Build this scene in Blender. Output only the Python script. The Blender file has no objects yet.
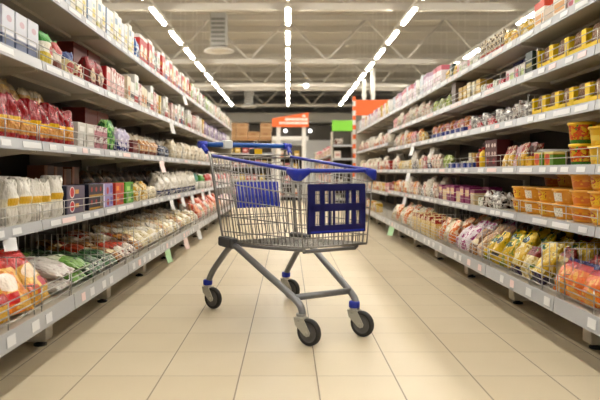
import bpy, math, random
from mathutils import Vector, Matrix
random.seed(7)
C = bpy.context.scene.collection
sc = bpy.context.scene
PI = math.pi

# ------------------------------------------------------------------ camera, world, exposure
cam = bpy.data.cameras.new('camera'); camo = bpy.data.objects.new('camera', cam); C.objects.link(camo)
camo.location = (0, 0, 0.8); camo.rotation_euler = (PI/2, 0, 0)
cam.sensor_width = 36; cam.lens = 35; cam.shift_x = 12/600; cam.shift_y = -28/600
cam.clip_start = 0.05; cam.clip_end = 200
cam.dof.use_dof = True; cam.dof.focus_distance = 3.2; cam.dof.aperture_fstop = 2.5
sc.camera = camo
sc.view_settings.view_transform = 'Standard'; sc.view_settings.look = 'None'
sc.view_settings.gamma = 1; sc.view_settings.use_curve_mapping = False
sc.view_settings.exposure = 0.38
w = bpy.data.worlds.new('store_air'); sc.world = w; w.use_nodes = True
w.node_tree.nodes['Background'].inputs[0].default_value = (0.95, 0.97, 1.0, 1)
w.node_tree.nodes['Background'].inputs[1].default_value = 0.07
TUBE_STRENGTH = 68.0

# ------------------------------------------------------------------ helpers
def lin(h):
    if not isinstance(h, str): return tuple(h)
    h = h.lstrip('#'); o = []
    for i in (0, 2, 4):
        c = int(h[i:i+2], 16)/255
        o.append(c/12.92 if c <= .04045 else ((c+.055)/1.055)**2.4)
    return tuple(o) + (1,)

class MB:
    def __init__(s): s.v = []; s.f = []; s.m = []; s.sm = []
    def add(s, vs, fs, m=0, smooth=False):
        o = len(s.v); s.v += [tuple(p) for p in vs]
        for f in fs: s.f.append([i+o for i in f]); s.m.append(m); s.sm.append(smooth)
    def box(s, x0, x1, y0, y1, z0, z1, m=0, c=0.0):
        if c <= 0:
            vs = [(x, y, z) for x in (x0, x1) for y in (y0, y1) for z in (z0, z1)]
            fs = [(0,1,3,2),(4,6,7,5),(0,4,5,1),(2,3,7,6),(0,2,6,4),(1,5,7,3)]
            s.add(vs, fs, m); return
        X = (x0, x1); Y = (y0, y1); Z = (z0, z1); vs = []; idx = {}
        for i in (0,1):
            for j in (0,1):
                for k in (0,1):
                    sx, sy, sz = (1-2*i)*c, (1-2*j)*c, (1-2*k)*c
                    idx[i,j,k,0] = len(vs); vs.append((X[i], Y[j]+sy, Z[k]+sz))
                    idx[i,j,k,1] = len(vs); vs.append((X[i]+sx, Y[j], Z[k]+sz))
                    idx[i,j,k,2] = len(vs); vs.append((X[i]+sx, Y[j]+sy, Z[k]))
        fs = []
        g = lambda i,j,k,a: idx[i,j,k,a]
        for i in (0,1):
            q = [g(i,0,0,0), g(i,1,0,0), g(i,1,1,0), g(i,0,1,0)]; fs.append(q if i else q[::-1])
            q = [g(0,i,0,1), g(0,i,1,1), g(1,i,1,1), g(1,i,0,1)]; fs.append(q if i else q[::-1])
            q = [g(0,0,i,2), g(1,0,i,2), g(1,1,i,2), g(0,1,i,2)]; fs.append(q if i else q[::-1])
        for a in (0,1):
            for b in (0,1):
                q = [g(a,b,0,0), g(a,b,1,0), g(a,b,1,1), g(a,b,0,1)]; fs.append(q if a == b else q[::-1])
                q = [g(a,0,b,0), g(a,0,b,2), g(a,1,b,2), g(a,1,b,0)]; fs.append(q if a == b else q[::-1])
                q = [g(0,a,b,1), g(1,a,b,1), g(1,a,b,2), g(0,a,b,2)]; fs.append(q if a == b else q[::-1])
        for i in (0,1):
            for j in (0,1):
                for k in (0,1):
                    q = [g(i,j,k,0), g(i,j,k,1), g(i,j,k,2)]
                    fs.append(q if (i+j+k) % 2 else q[::-1])
        s.add(vs, fs, m)
    def tube(s, pts, r, n=8, m=0, cap=True, flat=1.0):
        pts = [Vector(p) for p in pts]; rings = []
        t = (pts[1]-pts[0]).normalized()
        up = Vector((0,0,1)) if abs(t.z) < .9 else Vector((1,0,0))
        nrm = (up - t*up.dot(t)).normalized()
        vs = []
        for i, p in enumerate(pts):
            if i == 0: t = (pts[1]-pts[0])
            elif i == len(pts)-1: t = (pts[-1]-pts[-2])
            else: t = (pts[i+1]-p).normalized() + (p-pts[i-1]).normalized()
            t = t.normalized(); nrm = (nrm - t*nrm.dot(t)).normalized(); b = t.cross(nrm)
            for k in range(n):
                a = 2*PI*k/n; vs.append(p + nrm*(r*math.cos(a)) + b*(r*flat*math.sin(a)))
        fs = []
        for i in range(len(pts)-1):
            for k in range(n):
                fs.append((i*n+k, i*n+(k+1) % n, (i+1)*n+(k+1) % n, (i+1)*n+k))
        s.add(vs, fs, m, n > 4)
        if cap:
            L = (len(pts)-1)*n
            o = len(s.v)-len(vs)
            s.f.append([o+k for k in range(n)][::-1]); s.m.append(m); s.sm.append(False)
            s.f.append([o+L+k for k in range(n)]); s.m.append(m); s.sm.append(False)
    def lathe(s, prof, n=20, m=0, axis='z', at=(0,0,0), smooth=True):
        vs = []; fs = []
        for r, h in prof:
            for k in range(n):
                a = 2*PI*k/n; x, y = r*math.cos(a), r*math.sin(a)
                p = (x, y, h) if axis == 'z' else ((h, x, y) if axis == 'x' else (y, h, x))
                vs.append((p[0]+at[0], p[1]+at[1], p[2]+at[2]))
        for i in range(len(prof)-1):
            for k in range(n):
                fs.append((i*n+k, i*n+(k+1) % n, (i+1)*n+(k+1) % n, (i+1)*n+k))
        s.add(vs, fs, m, smooth)
    def build(s, name, mats, parent=None):
        me = bpy.data.meshes.new(name); me.from_pydata(s.v, [], s.f)
        for mm in (mats if isinstance(mats, (list, tuple)) else [mats]): me.materials.append(mm)
        me.polygons.foreach_set('material_index', s.m); me.polygons.foreach_set('use_smooth', s.sm)
        me.update()
        o = bpy.data.objects.new(name, me); C.objects.link(o)
        if parent: o.parent = parent
        return o

def smooth_path(pts, k=5):
    P = [Vector(p) for p in pts]; P = [P[0]*2-P[1]] + P + [P[-1]*2-P[-2]]; out = []
    for i in range(1, len(P)-2):
        a, b, c, d = P[i-1:i+3]
        for j in range(k):
            t = j/k
            out.append(.5*((2*b)+(c-a)*t+(2*a-5*b+4*c-d)*t*t+(3*b-a-3*c+d)*t**3))
    out.append(P[-2]); return out

def empty(name, loc, rz=0):
    o = bpy.data.objects.new(name, None); C.objects.link(o); o.location = loc; o.rotation_euler = (0,0,rz)
    o.empty_display_size = .05; return o
def tag(o, label, cat, group=None):
    o['label'] = label; o['category'] = cat
    if group: o['group'] = group
    return o
def struct(o, label=None):
    o['kind'] = 'structure'
    if label: o['label'] = label
    return o
KIDS = {}
def copy_tree(o, parent=None):
    c = o.copy(); C.objects.link(c)
    if parent: c.parent = parent
    for ch in KIDS.get(o.name) or o.children: copy_tree(ch, c)
    return c
def nth(n):
    return '%d%s' % (n, 'th' if 10 <= n % 100 <= 20 else {1:'st',2:'nd',3:'rd'}.get(n % 10, 'th'))

# ------------------------------------------------------------------ materials
def mat(name, col, rough=.5, metal=0.0, spec=.5, emit=None, es=0.0, bump=None, noise=None):
    m = bpy.data.materials.new(name); m.use_nodes = True; nt = m.node_tree; b = nt.nodes['Principled BSDF']
    b.inputs['Base Color'].default_value = lin(col); b.inputs['Roughness'].default_value = rough
    b.inputs['Metallic'].default_value = metal; b.inputs['Specular IOR Level'].default_value = spec
    if emit: b.inputs['Emission Color'].default_value = lin(emit); b.inputs['Emission Strength'].default_value = es
    if noise:
        sc_, c2, = noise
        n = nt.nodes.new('ShaderNodeTexNoise'); n.inputs['Scale'].default_value = sc_
        tc = nt.nodes.new('ShaderNodeTexCoord'); nt.links.new(tc.outputs['Object'], n.inputs['Vector'])
        mx = nt.nodes.new('ShaderNodeMix'); mx.data_type = 'RGBA'
        mx.inputs[6].default_value = lin(col); mx.inputs[7].default_value = lin(c2)
        nt.links.new(n.outputs['Fac'], mx.inputs[0]); nt.links.new(mx.outputs[2], b.inputs['Base Color'])
    if bump:
        n = nt.nodes.new('ShaderNodeTexNoise'); n.inputs['Scale'].default_value = bump[0]
        bp = nt.nodes.new('ShaderNodeBump'); bp.inputs['Strength'].default_value = bump[1]
        bp.inputs['Distance'].default_value = .01
        nt.links.new(n.outputs['Fac'], bp.inputs['Height']); nt.links.new(bp.outputs['Normal'], b.inputs['Normal'])
    return m

def pk(name, base, *layers, rough=.42, bump=None):
    """printed packaging: layers of bands, blocks, discs and speckled artwork in the object's own box coordinates"""
    m = bpy.data.materials.new(name); m.use_nodes = True; nt = m.node_tree; N = nt.nodes; L = nt.links
    b = N['Principled BSDF']; b.inputs['Roughness'].default_value = rough
    lin = lambda h: tuple(v**1.28*.92 for v in globals()['lin'](h)[:3])+(1,)
    tc = N.new('ShaderNodeTexCoord'); sp = N.new('ShaderNodeSeparateXYZ'); L.new(tc.outputs['Generated'], sp.inputs[0])
    def mth(op, a, c=None, d=None):
        n = N.new('ShaderNodeMath'); n.operation = op
        for i, q in enumerate((a, c, d)):
            if q is None: continue
            if isinstance(q, (int, float)): n.inputs[i].default_value = q
            else: L.new(q, n.inputs[i])
        return n.outputs[0]
    X, Y, Z = sp.outputs
    def rng(s_, a, c):
        return mth('COMPARE', s_, (a+c)/2, abs(c-a)/2)
    col = None; basec = lin(base)
    for l in layers:
        k = l[0]; c = lin(l[-1])
        if k == 'band': f = rng(Z, l[1], l[2])
        elif k == 'col': f = rng(X, l[1], l[2])
        elif k == 'rect': f = mth('MULTIPLY', rng(X, l[1], l[2]), rng(Z, l[3], l[4]))
        elif k == 'disc':
            dx = mth('DIVIDE', mth('SUBTRACT', X, l[1]), l[3]); dz = mth('DIVIDE', mth('SUBTRACT', Z, l[2]), l[4])
            f = mth('LESS_THAN', mth('ADD', mth('MULTIPLY', dx, dx), mth('MULTIPLY', dz, dz)), 1.0)
        elif k == 'diag': f = mth('GREATER_THAN', mth('ADD', X, Z), l[1])
        elif k == 'speck':
            v = N.new('ShaderNodeTexNoise'); v.inputs['Scale'].default_value = l[1]; v.inputs['Detail'].default_value = 1.5
            mp = N.new('ShaderNodeMapping'); mp.inputs['Location'].default_value = (l[1]*3.1, l[2]*17, 0)
            L.new(tc.outputs['Generated'], mp.inputs[0]); L.new(mp.outputs[0], v.inputs['Vector'])
            f = mth('GREATER_THAN', v.outputs['Fac'], l[2])
            if len(l) == 6: f = mth('MULTIPLY', f, rng(Z, l[3], l[4]))
        mx = N.new('ShaderNodeMix'); mx.data_type = 'RGBA'; L.new(f, mx.inputs[0])
        if col is None: mx.inputs[6].default_value = basec
        else: L.new(col, mx.inputs[6])
        mx.inputs[7].default_value = c; col = mx.outputs[2]
    if col is None: b.inputs['Base Color'].default_value = basec
    else: L.new(col, b.inputs['Base Color'])
    return m

M = {}
M['enamel'] = mat('cream_enamel', '#b8b1a3', .45)
M['enamel_shaded'] = mat('shelf_back_painted_shade', '#4c463e', .6)  # pale back panels coloured dark: the shade behind the goods is in the colour
M['rail'] = mat('grey_price_rail', '#aaacb0', .3)
M['paper'] = mat('white_paper', '#dedede', .6)
M['paper_pink'] = mat('pinkish_paper', '#ecd3cf', .6)
M['paper_green'] = mat('pale_green_paper', '#b4dcae', .6)
M['wire'] = mat('zinc_wire', '#b9b7b2', .3, .85)
M['rubber'] = mat('black_rubber', '#1c1b1b', .6)
M['chrome'] = mat('cart_wire_chrome', '#a19f9b', .28, .9)
M['tube'] = mat('silver_tube_enamel', '#848487', .33, .55)
M['blue'] = mat('cart_blue_plastic', '#1c2fa6', .35)
M['navy'] = mat('cart_navy_plastic', '#0f1459', .4)
M['hblue'] = mat('handle_blue_plastic', '#0e4fa0', .28)
M['zinc'] = mat('caster_zinc', '#b9b6aa', .45, .25)
M['tyre'] = mat('tyre_grey_rubber', '#2b2928', .6)
M['hub'] = mat('wheel_hub_grey', '#5f5c59', .45)
M['dark_plastic'] = mat('dark_grey_plastic', '#4a4a4c', .5)
M['white_plastic'] = mat('white_plastic', '#dfe2e2', .4)
M['yellow'] = mat('yellow_plastic', '#e2b80f', .4)
M['tubelight'] = mat('lit_tube', '#ffffff', .5, emit='#fffaf0', es=TUBE_STRENGTH)
M['housing'] = mat('light_housing', '#d8d3c8', .5)
M['steel'] = mat('roof_steel', '#c9c3b8', .6)
M['duct'] = mat('duct_grey', '#a9a69f', .5)
M['spot'] = mat('lit_spot', '#ffffff', .5, emit='#ffffff', es=5)

def tile_material():
    m = bpy.data.materials.new('floor_tiles'); m.use_nodes = True; nt = m.node_tree; N = nt.nodes; L = nt.links
    b = N['Principled BSDF']
    g = N.new('ShaderNodeNewGeometry'); sp = N.new('ShaderNodeSeparateXYZ'); L.new(g.outputs['Position'], sp.inputs[0])
    def mth(op, a, c=None):
        n = N.new('ShaderNodeMath'); n.operation = op
        for i, q in enumerate((a, c)):
            if q is None: continue
            if isinstance(q, (int, float)): n.inputs[i].default_value = q
            else: L.new(q, n.inputs[i])
        return n.outputs[0]
    def cell(s_, off):
        u = mth('DIVIDE', mth('SUBTRACT', s_, off-30.4*2), .304)
        fr = mth('FRACT', u); d = mth('MULTIPLY', mth('MINIMUM', fr, mth('SUBTRACT', 1.0, fr)), .304)
        return mth('FLOOR', u), d
    ix, dx = cell(sp.outputs[0], .113); iy, dy = cell(sp.outputs[1], 2.289)
    gx = mth('LESS_THAN', dx, .0023); gy = mth('LESS_THAN', dy, .0019)
    cv = N.new('ShaderNodeCombineXYZ'); L.new(ix, cv.inputs[0]); L.new(iy, cv.inputs[1])
    wn = N.new('ShaderNodeTexWhiteNoise'); wn.noise_dimensions = '2D'; L.new(cv.outputs[0], wn.inputs['Vector'])
    t1 = N.new('ShaderNodeMix'); t1.data_type = 'RGBA'; L.new(wn.outputs['Value'], t1.inputs[0])
    t1.inputs[6].default_value = lin('#d6c8ac'); t1.inputs[7].default_value = lin('#dccfb5')
    nz = N.new('ShaderNodeTexNoise'); nz.inputs['Scale'].default_value = 3.0; nz.inputs['Detail'].default_value = 4
    L.new(g.outputs['Position'], nz.inputs['Vector'])
    t2 = N.new('ShaderNodeMix'); t2.data_type = 'RGBA'; t2.blend_type = 'MULTIPLY'
    L.new(mth('MULTIPLY', nz.outputs['Fac'], .25), t2.inputs[0]); L.new(t1.outputs[2], t2.inputs[6])
    t2.inputs[7].default_value = lin('#c6b799')
    m1 = N.new('ShaderNodeMix'); m1.data_type = 'RGBA'; L.new(gy, m1.inputs[0]); L.new(t2.outputs[2], m1.inputs[6])
    m1.inputs[7].default_value = lin('#a3927a')
    m2 = N.new('ShaderNodeMix'); m2.data_type = 'RGBA'; L.new(gx, m2.inputs[0]); L.new(m1.outputs[2], m2.inputs[6])
    m2.inputs[7].default_value = lin('#7a6a55')
    L.new(m2.outputs[2], b.inputs['Base Color']); b.inputs['Roughness'].default_value = .42
    b.inputs['Specular IOR Level'].default_value = .35
    bp = N.new('ShaderNodeBump'); bp.inputs['Strength'].default_value = .25; bp.inputs['Distance'].default_value = .002
    L.new(mth('SUBTRACT', 1.0, mth('MAXIMUM', gx, gy)), bp.inputs['Height']); L.new(bp.outputs[0], b.inputs['Normal'])
    return m
M['floor'] = tile_material()

# ------------------------------------------------------------------ structure
b = MB(); b.box(-9, 9, -4, 42, -.05, 0); struct(b.build('floor', M['floor']), 'beige square floor tiles with thin grout lines')
# corrugated roof deck
b = MB(); vs = []; fs = []; y = -4.0; k = 0
prof = []
while y < 42:
    prof += [(y, 5.85), (y+.10, 5.85), (y+.14, 5.78), (y+.24, 5.78)]; y += .28
for (yy, zz) in prof: vs += [(-11, yy, zz), (11, yy, zz)]
for i in range(len(prof)-1): fs.append((2*i, 2*i+2, 2*i+3, 2*i+1))
b.add(vs, fs); struct(b.build('ceiling', mat('roof_deck', '#bcb5a8', .6)), 'beige corrugated metal roof deck')
b = MB(); b.box(-11, 11, 40, 40.2, 0, 6); struct(b.build('wall_back', mat('far_wall', '#b9b4aa', .7)), 'pale far wall of the store')
TR = [12.0, 17.9, 23.8, 29.7, 35.6]
for ty in TR:
    b = MB()
    b.box(-11, 11, ty-.07, ty+.07, 4.12, 4.26); b.box(-11, 11, ty-.07, ty+.07, 5.45, 5.6)
    x = -10.8; up = True
    while x < 10.8:
        z0, z1 = (4.2, 5.5) if up else (5.5, 4.2)
        b.tube([(x, ty, z0), (x+1.2, ty, z1)], .035, 6); x += 1.2; up = not up
    struct(b.build('roof_truss', M['steel']), 'beige steel roof truss with zigzag braces')
for py_ in (14.0, 16.0, 20.0, 22.0, 26, 28, 32):
    b = MB(); b.box(-11, 11, py_-.05, py_+.05, 5.6, 5.78); struct(b.build('ceiling_beam', M['steel']))
b = MB(); b.tube([(-11, 22.6, 4.18), (11, 22.6, 4.18)], .08, 10); struct(b.build('ceiling_pipe', mat('white_pipe', '#e6e2d8', .5)))
b = MB(); b.box(-11, 11, 31.4, 32.2, 3.5, 4.0, c=.03); struct(b.build('ceiling_duct', M['duct']))
b = MB(); b.box(-11, 11, 33.0, 33.3, 2.6, 3.45); struct(b.build('trim_1', mat('dark_band', '#5b564f', .7)), 'dark band above the far shelves')
b = MB(); b.box(-11, 11, 33.0, 33.3, 0, 2.6); struct(b.build('partition_wall', mat('pale_partition', '#eeeeee', .7)), 'pale partition closing the far end')
for i, (x, y) in enumerate(((2.44, 18.7), (2.74, 18.8))):
    b = MB(); b.box(x-.06, x+.06, y-.06, y+.06, 0, (3.75, 4.15)[i], c=.01); struct(b.build('column', mat('white_column', '#dfdbd2', .5)), 'slim white roof column')

# ------------------------------------------------------------------ strip lights
def light_proto():
    r = empty('strip_light', (0, 0, 0))
    h = MB(); h.box(-.06, .06, -.66, .66, .012, .075, c=.008)
    h.tube([(0, -.6, .07), (0, -.6, 1.6)], .006, 6); h.tube([(0, .6, .07), (0, .6, 1.6)], .006, 6)
    h.build('housing', M['housing'], r)
    t = MB(); t.box(-.036, .036, -.58, .58, -.025, .012, c=.012); t.build('tube', M['tubelight'], r)
    return r
lp = light_proto(); first = True
ROWS = [(-2.60, 'left row'), (0.0, 'middle row'), (2.42, 'right row'), (4.85, 'far right row'), (-5.1, 'far left row')]
for X, rn in ROWS:
    # slim carrier the fittings hang under
    b = MB(); b.box(X-.02, X+.02, -4, 29, 4.0, 4.05); struct(b.build('ceiling_rail', M['steel']), 'thin carrier rail above the %s of strip lights' % rn)
    n = 0
    for k in range(-7, 9):
        Y = 11.7 + 1.84*k
        o = lp if first else copy_tree(lp); first = False
        o.location = (X, Y, 3.91); n += 1
        tag(o, 'lit white strip light, %s along from overhead in the %s' % (nth(n), rn), 'ceiling light', 'strip lights of the %s' % rn)

# ------------------------------------------------------------------ air units and small spots
def air_unit(x, y, label):
    r = empty('air_heater', (x, y, 3.85))
    b = MB(); b.box(-.2, .2, -.2, .2, .12, .95, c=.02); b.build('body', M['duct'], r)
    b = MB()
    for k in range(6): b.box(-.17, .17, -.215, -.2, .2+.11*k, .26+.11*k)
    b.build('grille', mat('grille_grey', '#77746d', .5), r)
    b = MB(); b.lathe([(0, 0), (.36, 0), (.38, .02), (.3, .07), (.16, .12), (0, .12)], 20); b.build('diffuser', M['steel'], r)
    b = MB(); b.tube([(-.14, 0, .9), (-.14, 0, 1.95)], .012, 6); b.tube([(.14, 0, .9), (.14, 0, 1.95)], .012, 6); b.build('hanger', M['steel'], r)
    tag(r, label, 'air heater')
air_unit(-1.75, 14.8, 'grey air heater with round base hanging beside the left strip lights')
air_unit(-1.85, 27.5, 'small distant air heater hanging above the tan cartons')
for i, (px, py_, Y) in enumerate(((241, 131, 33.0), (285.5, 131, 33.0), (310, 131, 33.0), (306, 86, 22.52))):
    b = MB(); b.lathe([(0, 0), (.07, 0), (.085, .03), (.06, .1), (0, .1)], 14, axis='y')
    o = b.build('spot_lamp', M['spot']); o.location = ((px-288)*Y/583, Y-.1, .8+(172-py_)*Y/583)
    tag(o, ['small lit round lamp above the tan cartons', 'small lit round lamp below the orange sign', 'small lit round lamp right of the orange sign', 'tiny lit lamp fixed to the white roof pipe'][i], 'lamp')

# ------------------------------------------------------------------ shelving
LZ = [.242, .58, .941, 1.309, 1.66]
RZ = [.242, .555, .836, 1.123, 1.371, 1.608]
R2Z = [.242, .52, .84, 1.21, 1.608]
BAY = .9
ROWSPEC = {'L': dict(s=-1, low=.97, up=1.117, back=1.60, lv=LZ), 'R': dict(s=1, low=1.185, up=1.37, back=1.85, lv=RZ),
           'F': dict(s=1, low=1.185, up=1.37, back=1.85, lv=R2Z)}
def labels_mesh():
    b = MB(); b.box(-.001, .001, -.03, .03, -.016, .016); return b
PROTO_L = {}
def bay(row, y0, label, n):
    sp = ROWSPEC[row]; s = sp['s']; rnd = random.Random(sum(map(ord, row))*31+n)
    r = empty('shelving_unit', (s*sp['back'], y0, 0))
    def X(x): return s*(x - sp['back'])       # x is the distance from the aisle line
    bk = X(sp['back'])
    top = sp['lv'][-1]+.12
    b = MB(); b.box(min(X(sp['back']), X(sp['back']-.02)), max(X(sp['back']), X(sp['back']-.02)), .0, BAY, .06, top); b.build('back_panel', M['enamel_shaded'], r)
    b = MB(); a, c = sorted((X(sp['back']-.02), X(sp['back']-.06))); b.box(a, c, .001, .037, .02, top, c=.003); b.build('upright', M['enamel'], r)
    a, c = sorted((X(sp['up']-.01), X(sp['back']-.03)))
    b = MB(); b.box(a, c, .02, .06, .06, .172, c=.004); a, c = sorted((X(sp['up']-.012), X(sp['up']+.11))); b.box(a, c, .001, .082, .024, .173, c=.004); lg = b.build('base_leg', M['enamel'], r)
    f = MB(); f.lathe([(0, 0), (.03, 0), (.03, .008), (.012, .014), (.012, .03), (0, .03)], 12, at=(X(sp['up']+.03), .04, 0)); f.build('foot', M['rubber'], lg)
    for li, t in enumerate(sp['lv']):
        fx = sp['low'] if li == 0 else sp['up']; z = t-.004; hr = .064 if li == 0 else .043
        b = MB(); a, c = sorted((X(fx+.012), X(sp['back']-.02)))
        b.box(a, c, .003, BAY-.003, z-.028, z)
        a2, c2 = sorted((X(fx+.012), X(fx+.03))); b.box(a2, c2, .003, BAY-.003, z-hr+.006, z-.02)
        a2, c2 = sorted((X(fx+.2), X(fx+.24))); b.box(a2, c2, .02, BAY-.02, z-.045, z-.027)
        if li:
            for yy in (.004, BAY-.016):      # tapering side bracket
                x0, x1 = X(fx+.03), X(sp['back']-.03)
                vs = [(x0, yy, z-.028), (x1, yy, z-.028), (x1, yy, z-.10), (x0, yy, z-.045), (x0, yy+.012, z-.028), (x1, yy+.012, z-.028), (x1, yy+.012, z-.10), (x0, yy+.012, z-.045)]
                b.add(vs, [(0,1,2,3), (7,6,5,4), (0,4,5,1), (3,2,6,7), (0,3,7,4), (1,5,6,2)])
        sh = b.build('shelf', M['enamel'], r)
        b = MB(); e0, e1 = X(fx), X(fx+.012); e2 = X(fx+.006)
        vs = []
        for yy in (.004, BAY-.004): vs += [(e2, yy, z+.004), (e1, yy, z+.004), (e1, yy, z-hr), (e0, yy, z-hr), (e0, yy, z-hr+.004), (e2-.0*s, yy, z)]
        fs = [(0,1,2,3,4,5), (11,10,9,8,7,6)] + [(i, 6+i, 6+(i+1) % 6, (i+1) % 6) for i in range(6)]
        b.add(vs, fs); b.build('price_rail', M['rail'], sh)
        # wire front guard
        b = MB(); gx = X(fx+.022); gh = .10 if li == 0 else .078
        lvls = (.025, .05, .075, gh) if li == 0 else (.04, gh)
        for q in lvls: b.tube([(gx, .008, z+q), (gx, BAY-.008, z+q)], .0024, 5)
        for yy in (.012, .31, .59, BAY-.012): b.tube([(gx, yy, z), (gx, yy, z+gh)], .0024, 5)
        b.build('wire_guard', M['wire'], sh)
        # paper price labels in the rail
        yy = rnd.uniform(.03, .1)
        while yy < BAY-.2:
            key = (li == 0, rnd.choice('WWWWWP'), rnd.choice((.05, .06, .065) if li == 0 else (.08, .12, .18)))
            if key not in PROTO_L:
                p = MB(); p.box(-.001, .001, -key[2]/2, key[2]/2, -.019 if key[0] else -.013, .019 if key[0] else .013)
                ob = p.build('price_label', M['paper'] if key[1] == 'W' else M['paper_pink']); PROTO_L[key] = ob.data
            else:
                ob = bpy.data.objects.new('price_label', PROTO_L[key]); C.objects.link(ob)
            ob.parent = sh; ob.location = (X(fx+.0005), yy+key[2]/2, z-hr/2+.002); ob.rotation_euler = (0, s*math.atan2(.006, hr), 0)
            yy += key[2] + (rnd.uniform(.05, .16) if li == 0 else rnd.uniform(.015, .12))
    tag(r, label, 'shelving', {'L': 'left shelving run', 'R': 'right shelving run', 'F': 'farther right shelving run'}[row])
    return r
LB0, RB0 = 1.76, 1.71
n = 0
for k in range(11):
    bay('L', LB0+BAY*k, 'cream metal shelving bay with five shelves, %s from near end of left run' % nth(k+1), k)
for k in range(7):
    bay('R', RB0+BAY*k, 'cream metal shelving bay with six shelves, %s from near end of right run' % nth(k+1), k)
FB0 = RB0+BAY*7
for k in range(4):
    bay('F', FB0+BAY*k, 'distant cream shelving bay with five shelves, %s beyond the six-shelf bays on the right' % nth(k+1), k)
# end panels close the runs
def end_panel(x0, x1, y, h, label, m):
    b = MB(); b.box(x0, x1, y, y+.03, 0, h, c=.004); o = b.build('end_panel', m); tag(o, label, 'panel')
end_panel(-1.6, -1.13, LB0+BAY*11+.02, 1.85, 'cream end panel closing the far end of the left shelving', M['enamel'])

# ------------------------------------------------------------------ wire dividers on the bottom shelves
def divider_mesh(wd, h):
    b = MB(); b.tube([(0, 0, 0), (0, 0, h), (wd, 0, h), (wd, 0, 0)], .003, 5)
    b.tube([(0, 0, .02), (wd, 0, .02)], .002, 4); b.tube([(0, 0, h*.5), (wd, 0, h*.5)], .002, 4)
    k = int(wd/.035)
    for i in range(1, k): b.tube([(wd*i/k, 0, 0), (wd*i/k, 0, h)], .0018, 4)
    return b
DIV = None
def divider(side, y, z, xin, label, h=.225, wd=.5):
    b = divider_mesh(wd, h); o = b.build('wire_divider', M['wire'])
    s = -1 if side == 'L' else 1
    o.location = (s*xin, y, z); o.rotation_euler = (0, 0, PI if s < 0 else 0)
    tag(o, label, 'wire divider', 'wire dividers between the products')
for i, y in enumerate((2.30, 3.17, 3.78, 4.66, 5.25, 6.2, 7.3)):
    divider('L', y, LZ[0]-.004, 1.0, 'upright wire grid divider on left bottom shelf, %s from near end' % nth(i+1))
for i, y in enumerate((2.56, 2.79, 3.65, 4.6, 5.5)):
    divider('R', y, RZ[0]-.004, 1.215, 'upright wire grid divider on right bottom shelf, %s from near end' % nth(i+1))
divider('R', 3.40, RZ[3]-.004, 1.40, 'wire divider beside yellow trays on right fourth shelf', .13, .38)
divider('R', 3.28, RZ[4]-.004, 1.40, 'wire divider beside yellow trays on right fifth shelf', .13, .38)

# ------------------------------------------------------------------ shopping cart
OX, OY, YAW = -.216, 3.531, math.radians(-60.62)
cart = empty('shopping_cart', (OX, OY, 0), YAW)     # local x forward, -y is the side nearer the left shelves
tag(cart, 'empty silver wire shopping cart with blue handle and blue trim standing in the aisle', 'shopping cart')
def P3(u, v, z): return (u, -v, z)
ZT = lambda u: .89 - .09*(u/.905)
WT = lambda u: .262 - .047*(u/.905)
WB = lambda u: .235 - .055*((u-.11)/.79)
ZB = lambda u: .405 + .05*((u-.11)/.79)
WR = .0024
def side_pt(sg, q, t):     # q 0..1 rear to front, t 0..1 bottom to top
    ub, ut = .11+.79*q, .0+.905*q
    pb = Vector(P3(ub, sg*WB(ub), ZB(ub))); pt = Vector(P3(ut, sg*WT(ut), ZT(ut)))
    return pb.lerp(pt, t)
for sg in (1, -1):
    b = MB()
    for t in (0, .12, .3, .5, .7, .86, 1.0):
        b.tube([side_pt(sg, 0, t), side_pt(sg, 1, t)], .0035 if t in (0, 1.0) else .0028, 6)
    nn = 23
    for i in range(nn+1):
        q = i/nn; b.tube([side_pt(sg, q, 0), side_pt(sg, q, 1)], WR if i not in (0, nn) else .004, 5)
    b.build('basket_side', M['chrome'], cart)
    b = MB(); b.tube(smooth_path([side_pt(sg, .015, 1)+Vector((0,0,.006)), side_pt(sg, .5, 1)+Vector((0,0,.006)), side_pt(sg, .99, 1)+Vector((0,0,.006))], 4), .0095, 8)
    b.build('rim_strip', M['blue'], cart)
def grid_between(A, B, Cc, D, nv, levels, r=WR, edge=.0036):
    # A bottom left, B bottom right, Cc top right, D top left
    A, B, Cc, D = map(Vector, (A, B, Cc, D)); b = MB()
    for i in range(nv+1):
        q = i/nv; b.tube([A.lerp(B, q), D.lerp(Cc, q)], r, 5)
    for t in levels: b.tube([A.lerp(D, t), B.lerp(Cc, t)], edge if t in (0, 1) else r+.0004, 6)
    return b
b = grid_between(side_pt(1, 1, 0), side_pt(-1, 1, 0), side_pt(-1, 1, 1), side_pt(1, 1, 1), 13, (0, .12, .3, .5, .7, .86, 1))
b.build('basket_front', M['chrome'], cart)
b = grid_between(side_pt(1, 0, 0), side_pt(-1, 0, 0), side_pt(-1, 0, 1), side_pt(1, 0, 1), 13, (0, .3, .62, .9, 1))
b.build('rear_gate', M['chrome'], cart)
b = MB()
for i in range(15):
    q = i/14; y0 = side_pt(1, 0, 0).lerp(side_pt(-1, 0, 0), q); y1 = side_pt(1, 1, 0).lerp(side_pt(-1, 1, 0), q)
    b.tube([y0, y1], WR, 5)
for i in range(20):
    q = i/19; b.tube([side_pt(1, q, 0)+Vector((0,0,-.004)), side_pt(-1, q, 0)+Vector((0,0,-.004))], .0034, 5)
b.build('basket_floor', M['chrome'], cart)
# sloping grey carrier under the floor that rests on the frame
b = MB()
for sg in (1, -1): b.tube([P3(.13, sg*.2, .392), P3(.5, sg*.18, .412), P3(.86, sg*.15, .438)], .010, 8)
for u in (.16, .32, .55, .85): b.tube([P3(u, .2-.06*u, .40+.045*(u-.1)-.006), P3(u, -.2+.06*u, .40+.045*(u-.1)-.006)], .009, 8)
b.build('floor_support', M['tube'], cart)
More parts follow.
